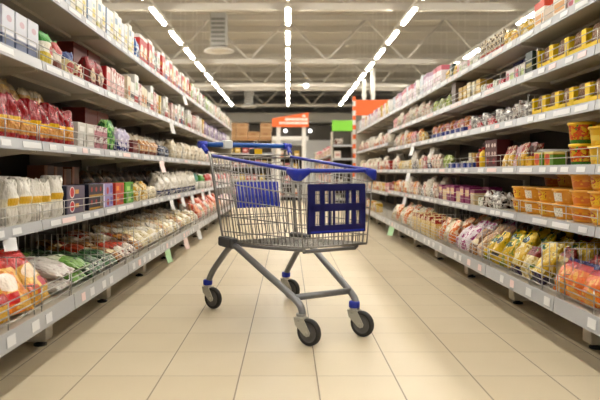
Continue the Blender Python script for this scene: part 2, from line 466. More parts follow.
# front rim and bumpers
b = MB(); b.tube([side_pt(1, 1, 1)+Vector((.004,0,.006)), side_pt(-1, 1, 1)+Vector((.004,0,.006))], .0095, 8); b.build('front_rim', M['blue'], cart)
for sg in (1, -1):
    c = side_pt(sg, 1, 1); b = MB()
    pts = [c+Vector((-.07, -sg*.004, .004)), c+Vector((-.022, -sg*.009, 0)), c+Vector((.006, -sg*.003, -.002)), c+Vector((.016, sg*.02, -.002)), c+Vector((.014, sg*.055, .003))]
    # vertically tall wrap-round bumper
    sp_ = smooth_path(pts, 5); hh = [.008+.026*min(1, 3.2*min(i, len(sp_)-1-i)/(len(sp_)-1)) for i in range(len(sp_))]
    vs = []; fs = []
    ctr = c+Vector((-.06, sg*.06, 0))
    for p, h_ in zip(sp_, hh):
        d = (Vector((p.x, p.y, 0))-Vector((ctr.x, ctr.y, 0))).normalized()*.012
        top = p.z+.016
        vs += [p+d*.6+Vector((0,0,.016)), p+d+Vector((0,0,.006)), p+d+Vector((0,0,-h_)), p+d*.4+Vector((0,0,-h_-.005)), p-d*.6+Vector((0,0,-h_)), p-d*.6+Vector((0,0,.016))]
    for i in range(len(sp_)-1):
        for k in range(6): fs.append((i*6+k, i*6+(k+1) % 6, (i+1)*6+(k+1) % 6, (i+1)*6+k))
    fs.append(tuple(range(6))[::-1]); L_ = (len(sp_)-1)*6; fs.append(tuple(L_+k for k in range(6)))
    b.add(vs, fs, 0, True); o = b.build('corner_bumper', M['blue'], cart)
# blue plastic grille panel on the front
b = MB(); W2, z0, z1 = .162, .515, .745
def bar(a0, a1, q0, q1, th=.012): b.box(.905, .905+th, -W2+a0*2*W2, -W2+a1*2*W2, z0+(z1-z0)*q0, z0+(z1-z0)*q1, c=.0025)
for q0, q1 in ((0, .17), (.445, .60), (.855, 1)): bar(0, 1, q0, q1)
for a0, a1 in ((0, .12), (.2, .28), (.36, .385), (.43, .455), (.65, .70), (.755, .83), (.895, 1)): bar(a0, a1, .1, .9)
o = b.build('front_panel', M['navy'], cart); o.matrix_local = Matrix.Translation((0,0,0)); o['label'] = 'navy plastic panel with cut-out windows'
b = MB(); b.box(.9175, .9185, -.15, .15, .52, .528); b.build('panel_ridge', M['blue'], o)
# child seat flap on the rear gate
b = MB()
for k in range(9):
    y0 = -.14+.0315*k; b.box(-.006, .006, y0, y0+.026, 0, .155, c=.002)
b.box(-.004, .004, -.14, .14, .01, .03); b.box(-.004, .004, -.14, .14, .12, .15)
o = b.build('seat_flap', M['blue'], cart); o.location = (.085, .005, .59); o.rotation_euler = (0, -.2, 0); o['label'] = 'bright blue slatted child seat flap'
# folded child seat wires
b = MB()
for sg in (1, -1): b.tube(smooth_path([P3(.05, sg*.17, .86), P3(.075, sg*.165, .7), P3(.15, sg*.155, .5), P3(.15, sg*.15, .44)], 4), .0035, 6)
for z, u in ((.86, .05), (.78, .062), (.54, .135), (.5, .15), (.44, .15)): b.tube([P3(u, .17, z), P3(u, -.17, z)], .003, 6)
for i in range(8): b.tube([P3(.075, -.15+.3*i/7, .58), P3(.15, -.15+.3*i/7, .44)], .0022, 5)
b.build('child_seat', M['chrome'], cart)
# handle
b = MB(); b.tube([P3(-.083, .27, .965), P3(-.083, -.27, .965)], .0155, 12); b.build('handle_bar', M['hblue'], cart)
for sg in (1, -1):
    b = MB(); b.tube([P3(-.083, sg*.262, .965), P3(-.083, sg*.285, .964), P3(-.083, sg*.312, .962)], .021, 12)
    b.tube(smooth_path([P3(-.083, sg*.29, .962), P3(-.06, sg*.288, .945), P3(-.03, sg*.278, .915)], 3), .014, 8); b.build('handle_cap', M['blue'], cart)
    b = MB(); b.tube(smooth_path([P3(-.045, sg*.278, .93), P3(-.01, sg*.272, .90), P3(.02, sg*.268, .80), P3(.07, sg*.252, .58), P3(.115, sg*.24, .42)], 4), .0065, 8); b.build('handle_post', M['chrome'], cart)
b = MB(); b.box(-.108, -.06, -.03, .03, .94, .992, c=.006); o = b.build('card_holder', M['white_plastic'], cart); o.location = (0, -.13, 0); o['label'] = 'white plastic clip on the handle'
b = MB(); b.box(-.035, .035, -.03, .03, -.02, .02, c=.006); o = b.build('coin_lock', M['dark_plastic'], cart); o.location = (-.075, .06, .925); o['label'] = 'dark coin lock with yellow face'
b = MB(); b.box(.034, .037, -.026, .026, -.014, .016); b.build('lock_face', M['yellow'], o)
b = MB(); b.tube(smooth_path([(0, -.012, -.03), (0, -.012, .055), (0, .0, .068), (0, .012, .055), (0, .012, -.01)], 4), .003, 6); b.build('lock_loop', M['chrome'], o)
b = MB(); b.tube([P3(-.02, .262, .905), P3(-.02, -.262, .905)], .0045, 6); b.tube([P3(-.005, .26, .885), P3(-.005, -.26, .885)], .004, 6); b.build('rear_rail', M['chrome'], cart)
# frame
FW = lambda u: .262-.112*(u/.884)
for sg in (1, -1):
    path = [(-.05, .150), (-.035, .175), (.02, .232), (.10, .302), (.17, .36), (.215, .388), (.26, .393), (.31, .378), (.40, .345), (.54, .292), (.70, .235), (.79, .2), (.835, .175), (.85, .145), (.85, .13)]
    pts = [P3(u, sg*FW(max(u, 0)), z) for u, z in path]
    b = MB(); b.tube(smooth_path(pts, 3), .0175, 12); b.build('frame_tube', M['tube'], cart)
    b = MB(); b.box(.09, .26, sg*-.262+.0, sg*-.205, .38, .435, c=.008) if sg < 0 else b.box(.09, .26, -.262, -.205, .38, .435, c=.008)
    if sg < 0: b = MB(); b.box(.09, .26, .205, .262, .38, .435, c=.008)
    b.build('frame_bracket', M['dark_plastic'], cart)
b = MB(); b.tube([P3(.79, .16, .205), P3(.79, -.16, .205)], .016, 12); b.build('crossbar', M['tube'], cart)
def caster(u, v, yaw_, collar):
    b = MB()
    b.lathe([(0, .138), (.021, .138), (.024, .12), (.024, .108), (0, .108)], 14)
    for s_ in (-1, 1):   # fork cheek, swept back to the axle
        y0, y1 = (s_*.021-.002, s_*.021+.002)
        pr = [(-.028, .125), (.026, .125), (.052, .085), (.064, .064), (.060, .050), (.046, .044), (.032, .050), (-.018, .09)]
        vs = [(x, y0, z) for x, z in pr]+[(x, y1, z) for x, z in pr]; nn = len(pr)
        b.add(vs, [tuple(range(nn))[::-1], tuple(range(nn, 2*nn))]+[(i, (i+1) % nn, nn+(i+1) % nn, nn+i) for i in range(nn)])
    b.box(-.026, .026, -.023, .023, .112, .126, c=.003)
    b.lathe([(0, -.027), (.008, -.027), (.008, .027), (0, .027)], 10, axis='y', at=(.045, 0, .0625))
    f = b.build('caster', M['zinc'], cart); f.location = P3(u, v, 0); f.rotation_euler = (0, 0, yaw_)
    R = .0625
    t = MB(); t.lathe([(R-.016, -.013), (R-.006, -.0155), (R-.001, -.009), (R, 0), (R-.001, .009), (R-.006, .0155), (R-.016, .013), (R-.016, -.013)], 32, axis='y', at=(.045, 0, R)); t.build('tyre', M['tyre'], f)
    t = MB(); t.lathe([(0, -.011), (.02, -.012), (.028, -.006), (R-.018, -.006), (R-.014, -.0135), (R-.014, .0135), (R-.018, .006), (.028, .006), (.02, .012), (0, .011)], 28, axis='y', at=(.045, 0, R)); t.build('wheel', M['hub'], f)
    if collar:
        t = MB(); t.lathe([(0, .136), (.026, .136), (.0275, .142), (.0275, .160), (.025, .166), (0, .166)], 16); t.build('collar', M['blue'], f)
    else:
        t = MB(); t.lathe([(0, .132), (.023, .132), (.023, .142), (0, .142)], 16); t.build('collar', M['chrome'], f)
caster(-.05, .267, math.radians(22), True); caster(-.05, -.262, math.radians(20), True)
caster(.848, .160, math.radians(24), False); caster(.845, -.146, math.radians(22), True)

# ------------------------------------------------------------------ packaging shapes (local: x along the shelf, -y faces the aisle, z up)
def m_box(w_, d, h, c=.002):
    b = MB(); b.box(-w_/2, w_/2, -d/2, d/2, 0, h, c=c); return b
def m_bag(w_, d, h, seed=0, neck=.76, spread=1.02, lump=.007, n=20, thin=.42):
    """upright filled bag: flat bottom, swelling belly, pinched and crumpled top"""
    rnd = random.Random(seed); b = MB(); vs = []; fs = []; V = 12
    ph = [rnd.uniform(0, 6.28) for _ in range(8)]
    for j in range(V+1):
        v = j/V
        if v < .08: k = .86+.14*(v/.08)
        elif v < neck: k = 1+.05*math.sin(PI*v/neck)
        else: k = 1.0
        tt = max(0, (v-neck)/(1-neck))
        a = w_/2*k*(1-(1-spread)*math.sin(PI/2*min(1, tt*1.4))); dd = d/2*k*(1-(1-thin)*min(1, tt*1.1)**1.2)
        for i in range(n):
            an = 2*PI*i/n; ca, sa = math.cos(an), math.sin(an); e = .62
            x = a*math.copysign(abs(ca)**e, ca); y = dd*math.copysign(abs(sa)**e, sa)
            nz = lump*(math.sin(3*an+ph[0]+5*v)+math.sin(5*an+ph[1]-9*v)+.7*math.sin(2*an+ph[2]+14*v))*(.35+v)*.5
            zz = h*v + (lump*1.6*math.sin(2.0*x/w_*6+ph[3])*(v**4))
            if tt > 0: y += lump*1.4*math.sin(x/w_*9+ph[4])*tt
            vs.append((x+nz*ca, y+nz*sa*(1-tt*.7), max(0, zz) if j else 0))
    for j in range(V):
        for i in range(n): fs.append((j*n+i, j*n+(i+1) % n, (j+1)*n+(i+1) % n, (j+1)*n+i))
    b.add(vs, fs, 0, True)
    b.add(vs[:n], [tuple(range(n))[::-1]]); b.add(vs[-n:], [tuple(range(n))])
    return b
def m_pillow(w_, d, h, seed=0, lump=.008):
    """pillow pack with a crimped seam top and bottom"""
    rnd = random.Random(seed); b = MB(); vs = []; fs = []; V = 14; n = 20
    ph = [rnd.uniform(0, 6.28) for _ in range(8)]
    for j in range(V+1):
        v = j/V; e_ = min(v*1.9, 1-v)/.5
        fat = 0.05 if j in (0, V) else max(.05, min(1, (e_-.06)*1.35))**.6
        a = w_/2*(1-.10*fat)
        for i in range(n):
            an = 2*PI*i/n; ca, sa = math.cos(an), math.sin(an)
            x = a*math.copysign(abs(ca)**.8, ca); y = d/2*fat*math.copysign(abs(sa)**.8, sa)
            nz = lump*fat*(math.sin(4*an+ph[0]+6*v)+.8*math.sin(3*an+ph[1]-11*v)+.6*math.sin(7*an+ph[2]+17*v))*.5
            if j in (0, 1, V-1, V): y += lump*.8*math.sin(x/w_*14+ph[3])
            vs.append((x+nz*ca*.6, y+nz*sa, h*v))
    for j in range(V):
        for i in range(n): fs.append((j*n+i, j*n+(i+1) % n, (j+1)*n+(i+1) % n, (j+1)*n+i))
    b.add(vs, fs, 0, True)
    b.add(vs[:n], [tuple(range(n))[::-1]]); b.add(vs[-n:], [tuple(range(n))])
    return b
def m_round(prof, n=20):
    b = MB(); b.lathe([(0, prof[0][1])]+prof+[(0, prof[-1][1])], n); return b
KIND = {}
def crinkle(m, strength=.55, scale=7.0):
    nt = m.node_tree; b = nt.nodes['Principled BSDF']
    if b.inputs['Normal'].links: return
    tc = nt.nodes.new('ShaderNodeTexCoord'); n = nt.nodes.new('ShaderNodeTexNoise'); n.inputs['Scale'].default_value = scale; n.inputs['Detail'].default_value = 2
    bp = nt.nodes.new('ShaderNodeBump'); bp.inputs['Strength'].default_value = strength; bp.inputs['Distance'].default_value = .02
    nt.links.new(tc.outputs['Generated'], n.inputs['Vector']); nt.links.new(n.outputs['Fac'], bp.inputs['Height']); nt.links.new(bp.outputs[0], b.inputs['Normal'])
class Kind:
    """one product: a prototype made on first use, copied after"""
    def __init__(s, key, name, cat, desc, dims, make, nvar=1):
        s.key, s.name, s.cat, s.desc, s.dims, s.make, s.nvar = key, name, cat, desc, dims, make, nvar
        s.protos = {}; KIND[key] = s
    def get(s):
        v = random.randrange(s.nvar)
        if v not in s.protos:
            o = s.make(v); s.protos[v] = o; return o
        return copy_tree(s.protos[v])
def single(name, meshf, m):
    return lambda v: meshf(v).build(name, m)
def box_kind(key, desc, dims, m, name=None, cat='box'):
    name = name or ('slim_carton' if 'slim' in desc else 'tall_carton' if 'tall' in desc else 'food_box' if 'box' in desc else 'grocery_carton')
    w_, d, h = dims; Kind(key, name, cat, desc, dims, lambda v: m_box(w_, d, h).build(name, m))
def bag_kind(key, desc, dims, m, name='bag', cat='bag', nvar=3, label=None, **kw):
    w_, d, h = dims; crinkle(m)
    def mk(v):
        o = m_bag(w_, d, h, seed=sum(map(ord, key))+v, **kw).build(name, m)
        if label:
            b = MB(); x0, x1, z0, z1, lm = label
            vs = []; fs = []; nx = 5
            for i in range(nx+1):
                x = w_*(x0+(x1-x0)*i/nx); q = max(0, 1-(abs(x)/(w_/2*1.04))**3.2)**.31
                for z in (z0*h, z1*h): vs.append((x, -d/2*1.05*q-.0055, z))
            for i in range(nx): fs.append((2*i, 2*i+2, 2*i+3, 2*i+1))
            k0 = len(vs); vs += [(p[0], p[1]+.004, p[2]) for p in vs]; fs += [tuple(k0+i for i in f)[::-1] for f in fs]
            b.add(vs, fs); b.build('label', lm, o)
        return o
    Kind(key, name, cat, desc, dims, mk, nvar)
def pil_kind(key, desc, dims, m, name='crisp_bag', cat='snack bag', nvar=3, lump=.008):
    w_, d, h = dims; crinkle(m)
    Kind(key, name, cat, desc, dims, lambda v: m_pillow(w_, d, h, sum(map(ord, key))+v, lump).build(name, m), nvar)

COUNT = {}
SHELFN = {'L': ['left bottom shelf', 'left second shelf', 'left third shelf', 'left fourth shelf', 'left top shelf'],
          'R': ['right bottom shelf', 'right second shelf', 'right third shelf', 'right fourth shelf', 'right fifth shelf', 'right top shelf'],
          'F': ['far right bottom shelf', 'far right second shelf', 'far right third shelf', 'far right fourth shelf', 'far right top shelf']}
def place(k, side, lv, y, depth, row, z=0.0, layer=0, tilt=0.0, yaw_=0.0, scale=1.0, roll=0.0):
    sp = ROWSPEC[side]; s = sp['s']; o = k.get()
    x = s*((sp['low'] if lv == 0 else sp['up'])+.034+depth)
    o.location = (x, y, sp['lv'][lv]-.0035+z)
    o.rotation_euler = (-tilt, roll, (PI/2 if s < 0 else -PI/2)+yaw_); o.scale = (scale,)*3
    key = (k.desc, side, lv, row, layer); COUNT[key] = COUNT.get(key, 0)+1
    rw = 'front row' if row == 0 else ('second row' if row == 1 else 'back row')
    st = ' upper' if layer == 1 else (' topmost' if layer == 2 else '')
    tag(o, '%s, %s from near end, %s%s, %s' % (k.desc, nth(COUNT[key]), rw, st, SHELFN[side][lv]), k.cat, '%s on the %s' % (k.desc, SHELFN[side][lv]))
    return o
def Yp(side, lv, px):
    sp = ROWSPEC[side]; x = (sp['low'] if lv == 0 else sp['up'])+.034
    return 583*x/abs(px-288)
def run(side, lv, pa, pb, kinds, rows=1, gap=.008, layers=1, tilt=0.0, jit=.006, lift=0.0, order='cycle', rowgap=.01, yawj=.05, d0=0.0, topskip=0.0):
    """fill a stretch of shelf (given by where it starts and ends along the aisle)"""
    y0, y1 = sorted((pa, pb)); rowdepth = d0
    ks = [KIND[q] for q in kinds]; md = max(q.dims[1] for q in ks)
    for r in range(rows):
        y = y0; i = r
        while True:
            k = ks[i % len(ks)] if order == 'cycle' else random.choice(ks)
            w_, d, h = k.dims
            if y+w_ > y1+.02: break
            dep = rowdepth+md/2 if tilt else rowdepth+d/2
            for l in range(layers):
                if l > 1 and random.random() < topskip: break
                place(k, side, lv, y+w_/2, dep+random.uniform(0, jit), r, z=lift*r+l*h, layer=l, tilt=tilt+(random.uniform(-.08, .08) if tilt else 0), yaw_=random.uniform(-yawj, yawj), scale=1.0 if (layers > 1 or k.name == 'display_tray') else random.uniform(.93, 1.04))
            y += w_+gap+random.uniform(0, gap); i += 1
        rowdepth += md+rowgap
# ------------------------------------------------------------------ packaging kinds
B = box_kind
# left top shelf
B('tea_cream', 'cream and white slim carton', (.082, .15, .205), pk('p1', '#ece7da', ('band', .78, 1, '#f6f4ee'), ('rect', .2, .8, .35, .6, '#e3d68e'), ('disc', .5, .7, .2, .06, '#b7c9d8')))
B('tea_lemon', 'white slim carton with lemon foot', (.082, .15, .21), pk('p2', '#f0eee6', ('band', 0, .28, '#e8de9c'), ('rect', .15, .85, .62, .82, '#9fb4c6')))
B('tea_ice', 'pale grey-blue slim carton', (.08, .15, .2), pk('p3', '#d9dfe4', ('band', .3, .5, '#f7f7f5'), ('col', 0, .14, '#8fa7bd')))
B('red_cereal', 'red and white tall carton', (.13, .13, .235), pk('p4', '#c92a20', ('disc', .5, .45, .36, .22, '#f2e6d2'), ('speck', 5, .56, .3, .65, '#e0a03a'), ('band', .88, 1, '#f0e9e2')))
B('white_cereal', 'white tall carton with red stripe', (.1, .13, .225), pk('p5', '#f1efec', ('band', .1, .3, '#cf3a34'), ('rect', .2, .8, .5, .75, '#b9c6a5')))
B('green_cereal', 'dark green and white carton', (.1, .13, .19), pk('p6', '#eceae2', ('speck', 4, .52, '#2d5a3d'), ('band', .85, 1, '#b0231f')))
B('bluewhite', 'white carton with blue foot', (.09, .13, .19), pk('p7', '#efeeec', ('band', 0, .35, '#4f77ae'), ('rect', .2, .8, .55, .8, '#d97b74')))
B('yellow_slim', 'yellow slim carton', (.08, .13, .2), pk('p8', '#d9b62e', ('rect', .15, .85, .3, .7, '#efe6c0')))
B('green_slim', 'light green slim carton', (.08, .13, .2), pk('p9', '#9fbf6a', ('band', .6, .85, '#f2f0e8')))
B('pink_slim', 'pink slim carton', (.075, .13, .2), pk('p10', '#d98a95', ('rect', .1, .9, .35, .75, '#f5ece9')))
B('white_slim', 'plain white slim carton', (.075, .13, .195), pk('p11', '#efede8', ('rect', .2, .8, .3, .6, '#c9c2b2')))
B('orange_slim', 'orange slim carton', (.075, .13, .19), pk('p12', '#d97a35', ('band', .3, .55, '#f3e4cb')))
bag_kind('blue_bag', 'bright blue printed bag', (.11, .08, .16), pk('p13', '#2e6fb0', ('speck', 4, .55, '#dfe8f0')))
# left fourth shelf
B('milk', 'white and slate carton with pink emblem', (.105, .1, .168), pk('p14', '#d8dae2', ('band', 0, .34, '#6c7896'), ('disc', .55, .74, .22, .08, '#cdb0ba'), ('rect', .1, .9, .36, .42, '#f4f4f6')))
B('milk_small', 'short white slate carton with emblem', (.105, .1, .135), KIND['milk'] and bpy.data.materials['p14'])
bag_kind('green_pouch', 'green topped pouch with yellow foot', (.13, .08, .175), pk('p15', '#eee9dc', ('band', .68, 1.1, '#3f9a35'), ('diag', 1.35, '#4aa33c'), ('rect', 0, .6, .05, .4, '#d8c24a'), ('disc', .7, .5, .2, .14, '#c03a32')), name='pouch')
bag_kind('red_green', 'white pouch with green and red artwork', (.125, .08, .165), pk('p16', '#e9e2d6', ('disc', .5, .75, .45, .2, '#b8322e'), ('band', .9, 1.1, '#4d9c45'), ('rect', .1, .9, .1, .32, '#8e5548')), name='pouch')
bag_kind('blue_yellow', 'navy and yellow pouch', (.125, .07, .13), pk('p17', '#d8c9a0', ('band', .6, 1.1, '#2c447f'), ('disc', .5, .35, .3, .2, '#b3402f')), name='pouch')
bag_kind('cream_red', 'cream pouch with red print', (.12, .07, .1), pk('p18', '#e2d6b8', ('speck', 5, .54, '#b03428'), ('band', 0, .2, '#4c7a3c')), name='pouch')
bag_kind('red_round', 'crimson pouch with pale disc', (.13, .08, .16), pk('p19', '#a0262a', ('disc', .5, .4, .32, .24, '#e2cfb0'), ('speck', 6, .6, '#6e3a22')), name='pouch')
B('brown_box', 'large brown-red box', (.24, .15, .14), pk('p20', '#8d3626', ('rect', .1, .9, .3, .7, '#8d4030')))
B('red_thin', 'red edged white carton', (.1, .11, .185), pk('p21', '#ecdcd8', ('col', 0, .2, '#b8222a'), ('rect', .3, .9, .3, .8, '#e6a8a2')))
B('pinkwhite', 'pink and white carton', (.1, .11, .18), pk('p22', '#e8c9c4', ('rect', .15, .85, .5, .85, '#f3eeea'), ('speck', 5, .58, '#b96a60')))
B('cream_orange', 'cream and orange carton', (.09, .11, .18), pk('p23', '#e9dfc8', ('disc', .5, .45, .35, .2, '#d98e3d')))
B('white_dark', 'white carton with dark band', (.1, .11, .16), pk('p24', '#ece8e0', ('band', .25, .45, '#5b5048')))
B('lilac', 'lilac and white carton', (.09, .11, .19), pk('p25', '#b9a9cc', ('band', .55, .85, '#efeaf2')))
B('purple', 'purple carton', (.09, .11, .18), pk('p26', '#6d4f93', ('rect', .2, .8, .3, .7, '#c9b6da')))
B('grey_carton', 'grey carton', (.09, .11, .17), pk('p27', '#b6b1a6', ('rect', .2, .8, .4, .7, '#e6e2d8')))
B('orange_carton', 'orange-red carton', (.09, .11, .18), pk('p28', '#d05a2c', ('band', .3, .5, '#f0dcc0')))
# left third shelf
M['gold_paper'] = mat('gold_label', '#e3b51f', .4)
pasta = pk('p30', '#c98d3e', ('speck', 14, .5, '#d8a558'), ('band', .5, 1.2, '#a01018'), ('speck', 5, .66, .62, 1.2, '#c0302f'), ('band', -.1, .14, '#ad1a1f'), ('rect', .2, .8, .38, .5, '#e6bd1e'), rough=.22)
bag_kind('pasta', 'red and gold pasta bag', (.102, .072, .178), pasta, name='pasta_bag', cat='pasta', lump=.011, neck=.62, thin=.5, spread=1.1)
bag_kind('spaghetti', 'tall golden pasta bag', (.1, .06, .275), pk('p31', '#c09048', ('speck', 9, .5, '#d9b468'), ('band', .86, 1.1, '#cfc0a0'), rough=.25), name='pasta_bag', cat='pasta', neck=.86)
B('pinkpack', 'white and rose carton', (.125, .13, .072), pk('p32', '#dcd6d2', ('band', 0, .55, '#c58b94'), ('speck', 5, .58, '#8d4a56')))
B('greywhite', 'white grey flat carton', (.125, .13, .07), pk('p33', '#d3d0ca', ('rect', .2, .8, .3, .7, '#eeece8')))
bag_kind('greenleaf', 'leafy green printed bag', (.14, .09, .2), pk('p34', '#2f8a35', ('speck', 6, .52, '#9fce7a'), ('speck', 4, .6, '#16401c')))
bag_kind('lilacbag', 'lilac bag with navy foot', (.13, .09, .17), pk('p35', '#c4bcd4', ('band', -.1, .4, '#414a8e'), ('speck', 5, .56, '#eee9f2')))
B('darkred', 'dark red carton', (.14, .12, .1), pk('p36', '#7e2226', ('rect', .15, .85, .3, .6, '#b98a80')))
bag_kind('oat', 'tan and orange packet', (.13, .08, .11), pk('p37', '#cf9a62', ('speck', 5, .54, '#e9d3ae'), ('band', -.1, .25, '#8e4a24')))
bag_kind('navybag', 'dark blue packet', (.13, .08, .1), pk('p38', '#2d3a62', ('speck', 5, .56, '#b8c0d0')))
bag_kind('sugar', 'cream grain bag', (.14, .1, .175), pk('p39', '#d9ceb8', ('speck', 7, .56, '#c3b396'), ('rect', .25, .75, .3, .55, '#efe9dc')), lump=.01)
bag_kind('rice', 'white grain bag', (.14, .1, .18), pk('p40', '#e3ddd0', ('speck', 7, .58, '#cbc2b0')), lump=.01)
# left second shelf
M['flour_label'] = mat('flour_label_yellow', '#dcb52f', .5)
bag_kind('flour', 'white paper flour bag with yellow label', (.108, .075, .188), pk('p41', '#e6e2da', ('speck', 5, .6, '#d6d0c4'), ('band', .36, .56, '#e8e0c8'), ('rect', .12, .88, .42, .58, '#dcb52f')), name='flour_bag', cat='flour', neck=.88, lump=.008, thin=.75, spread=1.0)
B('purplebox', 'mauve box with red roundel', (.275, .12, .075), pk('p42', '#756b80', ('col', 0, .06, '#2a2c4c'), ('disc', .3, .52, .13, .42, '#e9dfdc'), ('disc', .3, .52, .10, .34, '#d2303a'), ('rect', .46, .66, .4, .7, '#d9a85a')), name='tea_box')
B('navybox', 'navy box with red dots', (.27, .12, .075), pk('p43', '#20223f', ('disc', .2, .6, .06, .2, '#b0303a'), ('disc', .5, .6, .06, .2, '#c24a4a'), ('disc', .8, .6, .06, .2, '#b0303a'), ('rect', .05, .95, .05, .2, '#c9a13e')), name='tea_box')
B('lavbox', 'lavender box', (.2, .12, .075), pk('p44', '#a79fd0', ('col', .0, .12, '#e6e4f2'), ('disc', .45, .4, .12, .3, '#c8404a'), ('rect', .7, .95, .2, .8, '#7d74b8')), name='tea_box')
B('orangebox', 'orange-red box', (.2, .12, .075), pk('p45', '#cc4a24', ('rect', .1, .4, .3, .7, '#eaa03c'), ('rect', .6, .9, .2, .8, '#a92d1e')), name='tea_box')
B('greenbox', 'leaf green box', (.2, .12, .075), pk('p46', '#67b33a', ('rect', .2, .6, .2, .6, '#b9dd8a'), ('rect', .7, .95, .3, .8, '#2f6e2a')), name='tea_box')
B('tallbrown', 'tall brown carton at the shelf back', (.13, .1, .26), pk('p47', '#6b3a28', ('col', 0, .3, '#a06a4c')), name='carton')
bag_kind('darkbag', 'dark brown sack at the shelf back', (.18, .12, .22), pk('p48', '#3a2a1c', ('speck', 5, .55, '#6a4a24')), lump=.014)
bag_kind('yellowlump', 'yellow and cream packet', (.15, .1, .13), pk('p49', '#d3ac2c', ('speck', 5, .52, '#ece2c2')), lump=.012)
bag_kind('creampack', 'cream packet', (.15, .1, .1), pk('p50', '#e1d8c2', ('speck', 5, .6, '#b7a888')), lump=.01)
bag_kind('clear_white', 'translucent white bag of grain', (.17, .12, .205), pk('p51', '#ddd8cd', ('band', -.1, .25, '#5c6288'), ('speck', 6, .58, '#f1eeea'), rough=.25), lump=.016, neck=.6)
bag_kind('tealbag', 'teal and white bag', (.2, .1, .2), pk('p52', '#e6e4de', ('band', .45, 1.1, '#1e8d7c')))
bag_kind('greenwhite', 'green and white bag', (.2, .1, .19), pk('p53', '#ebe8e0', ('band', .5, .9, '#5aa648')))
bag_kind('redwhite', 'red and white bag', (.2, .1, .19), pk('p54', '#ebe4de', ('band', .5, .95, '#c9383a')))
bag_kind('pinkbag', 'pink and white bag', (.2, .1, .18), pk('p55', '#efe2e0', ('speck', 4, .52, '#d98a92')))
def jar_kind(key, desc, r, h, glassm, lidm, name='jar', cat='jar'):
    def mk(v):
        o = m_round([(r*.92, 0), (r, .008), (r, h*.72), (r*.8, h*.82), (r*.8, h*.84)]).build(name, glassm)
        l = m_round([(r*.84, h*.83), (r*.86, h*.84), (r*.86, h*.98), (r*.82, h)]); l.build('lid', lidm, o); return o
    Kind(key, name, cat, desc, (2*r, 2*r, h), mk)
M['jar_dark'] = mat('dark_jar', '#2b201c', .15); M['lid_black'] = mat('black_lid', '#222224', .4)
jar_kind('darkjar', 'dark jar with black lid', .055, .15, M['jar_dark'], M['lid_black'])
# left bottom shelf
crisp = pk('p56', '#d8a62a', ('speck', 4, .5, '#e8c05a'), ('band', .62, 1.1, '#c22a1c'), ('disc', .5, .5, .3, .12, '#f2dcc0'), ('speck', 3, .6, .1, .6, '#d2601e'), ('rect', .55, .9, .2, .36, '#b8201c'), rough=.25)
pil_kind('crisp_red', 'red and yellow crisp bag', (.19, .085, .27), crisp)
pil_kind('crisp_orange', 'orange and gold crisp bag', (.19, .085, .26), pk('p57', '#dd8a22', ('speck', 4, .5, '#efc46a'), ('band', .7, 1.1, '#c4381c'), ('disc', .4, .45, .28, .16, '#f4e9da'), ('rect', .1, .5, .12, .28, '#d7302a'), rough=.25))
pil_kind('pale_roll', 'white plastic packet with pale print', (.17, .07, .24), pk('p58', '#d9d3cc', ('speck', 5, .6, '#b9a9a4'), ('band', .75, .9, '#c9a2a0'), rough=.3), name='packet', cat='packet')
pil_kind('green_roll', 'white and green plastic packet', (.17, .07, .24), pk('p59', '#d8dac6', ('band', -.1, .4, '#7fa653'), ('speck', 5, .6, '#4a6a3a'), rough=.3), name='packet', cat='packet')
pil_kind('salad', 'dark green packet', (.15, .06, .2), pk('p60', '#25482f', ('speck', 5, .52, '#4f7a4a'), ('speck', 4, .63, '#cfd6c2'), rough=.28), name='packet', cat='packet')
pil_kind('nuts', 'brown and gold packet', (.14, .065, .2), pk('p61', '#7a4f26', ('speck', 5, .52, '#b98a3f'), ('rect', .2, .8, .3, .5, '#e0d2b0'), rough=.3), name='packet', cat='packet')
pil_kind('redwhite_p', 'orange-red and white packet', (.14, .065, .2), pk('p62', '#d9cfc2', ('band', .45, 1.1, '#c4502c'), ('speck', 5, .58, '#8d3a22'), rough=.3), name='packet', cat='packet')
pil_kind('cream_p', 'cream noodle packet', (.13, .075, .18), pk('p63', '#ded3b6', ('speck', 5, .52, '#c9b98c'), ('rect', .25, .75, .35, .6, '#f0eadc'), rough=.3), name='packet', cat='packet')
pil_kind('white_p', 'white noodle packet', (.13, .075, .18), pk('p64', '#e4dfd4', ('speck', 5, .58, '#b8b096'), ('band', .3, .5, '#cdbf98'), rough=.3), name='packet', cat='packet')
pil_kind('coral_p', 'coral red packet', (.2, .1, .24), pk('p65', '#d0603c', ('speck', 4, .54, '#e8b08a'), rough=.3), name='packet', cat='packet')
# right
def tub_kind(key, desc, r, h, bodym, lidm, labm=None, top=1.08, name='tub', cat='tub'):
    def mk(v):
        o = m_round([(r*.84, 0), (r*.88, .006), (r*1.0, h*.86), (r*1.0, h*.88)], 24).build(name, bodym)
        m_round([(r*top, h*.86), (r*top+.002, h*.89), (r*top+.002, h*.98), (r*top-.004, h)], 24).build('lid', lidm, o)
        if labm:
            b = MB(); vs = []; fs = []
            for i in range(9):
                a = -PI/2-.62+1.24*i/8
                for q, rr in ((.18, .905), (.74, .985)): vs.append((r*rr*math.cos(a)*1.02, r*rr*math.sin(a)*1.02, h*q))
            for i in range(8): fs.append((2*i, 2*i+2, 2*i+3, 2*i+1))
            b.add(vs, fs, 0, True); b.build('label', labm, o)
        return o
    Kind(key, name, cat, desc, (2*r*top+.004, 2*r*top+.004, h), mk)
M['otub'] = pk('p70', '#e8ab3a', ('speck', 3, .56, '#efbe58'), rough=.3); M['olid'] = mat('amber_lid', '#e2a83e', .3)
M['ylab'] = pk('p71', '#e6c22a', ('speck', 5, .56, '#c2402a')); M['wlab'] = pk('p72', '#e9e4d6', ('speck', 6, .62, '#b9aa9a'))
tub_kind('otub_y', 'orange tub with yellow label', .083, .08, M['otub'], M['olid'], M['ylab'])
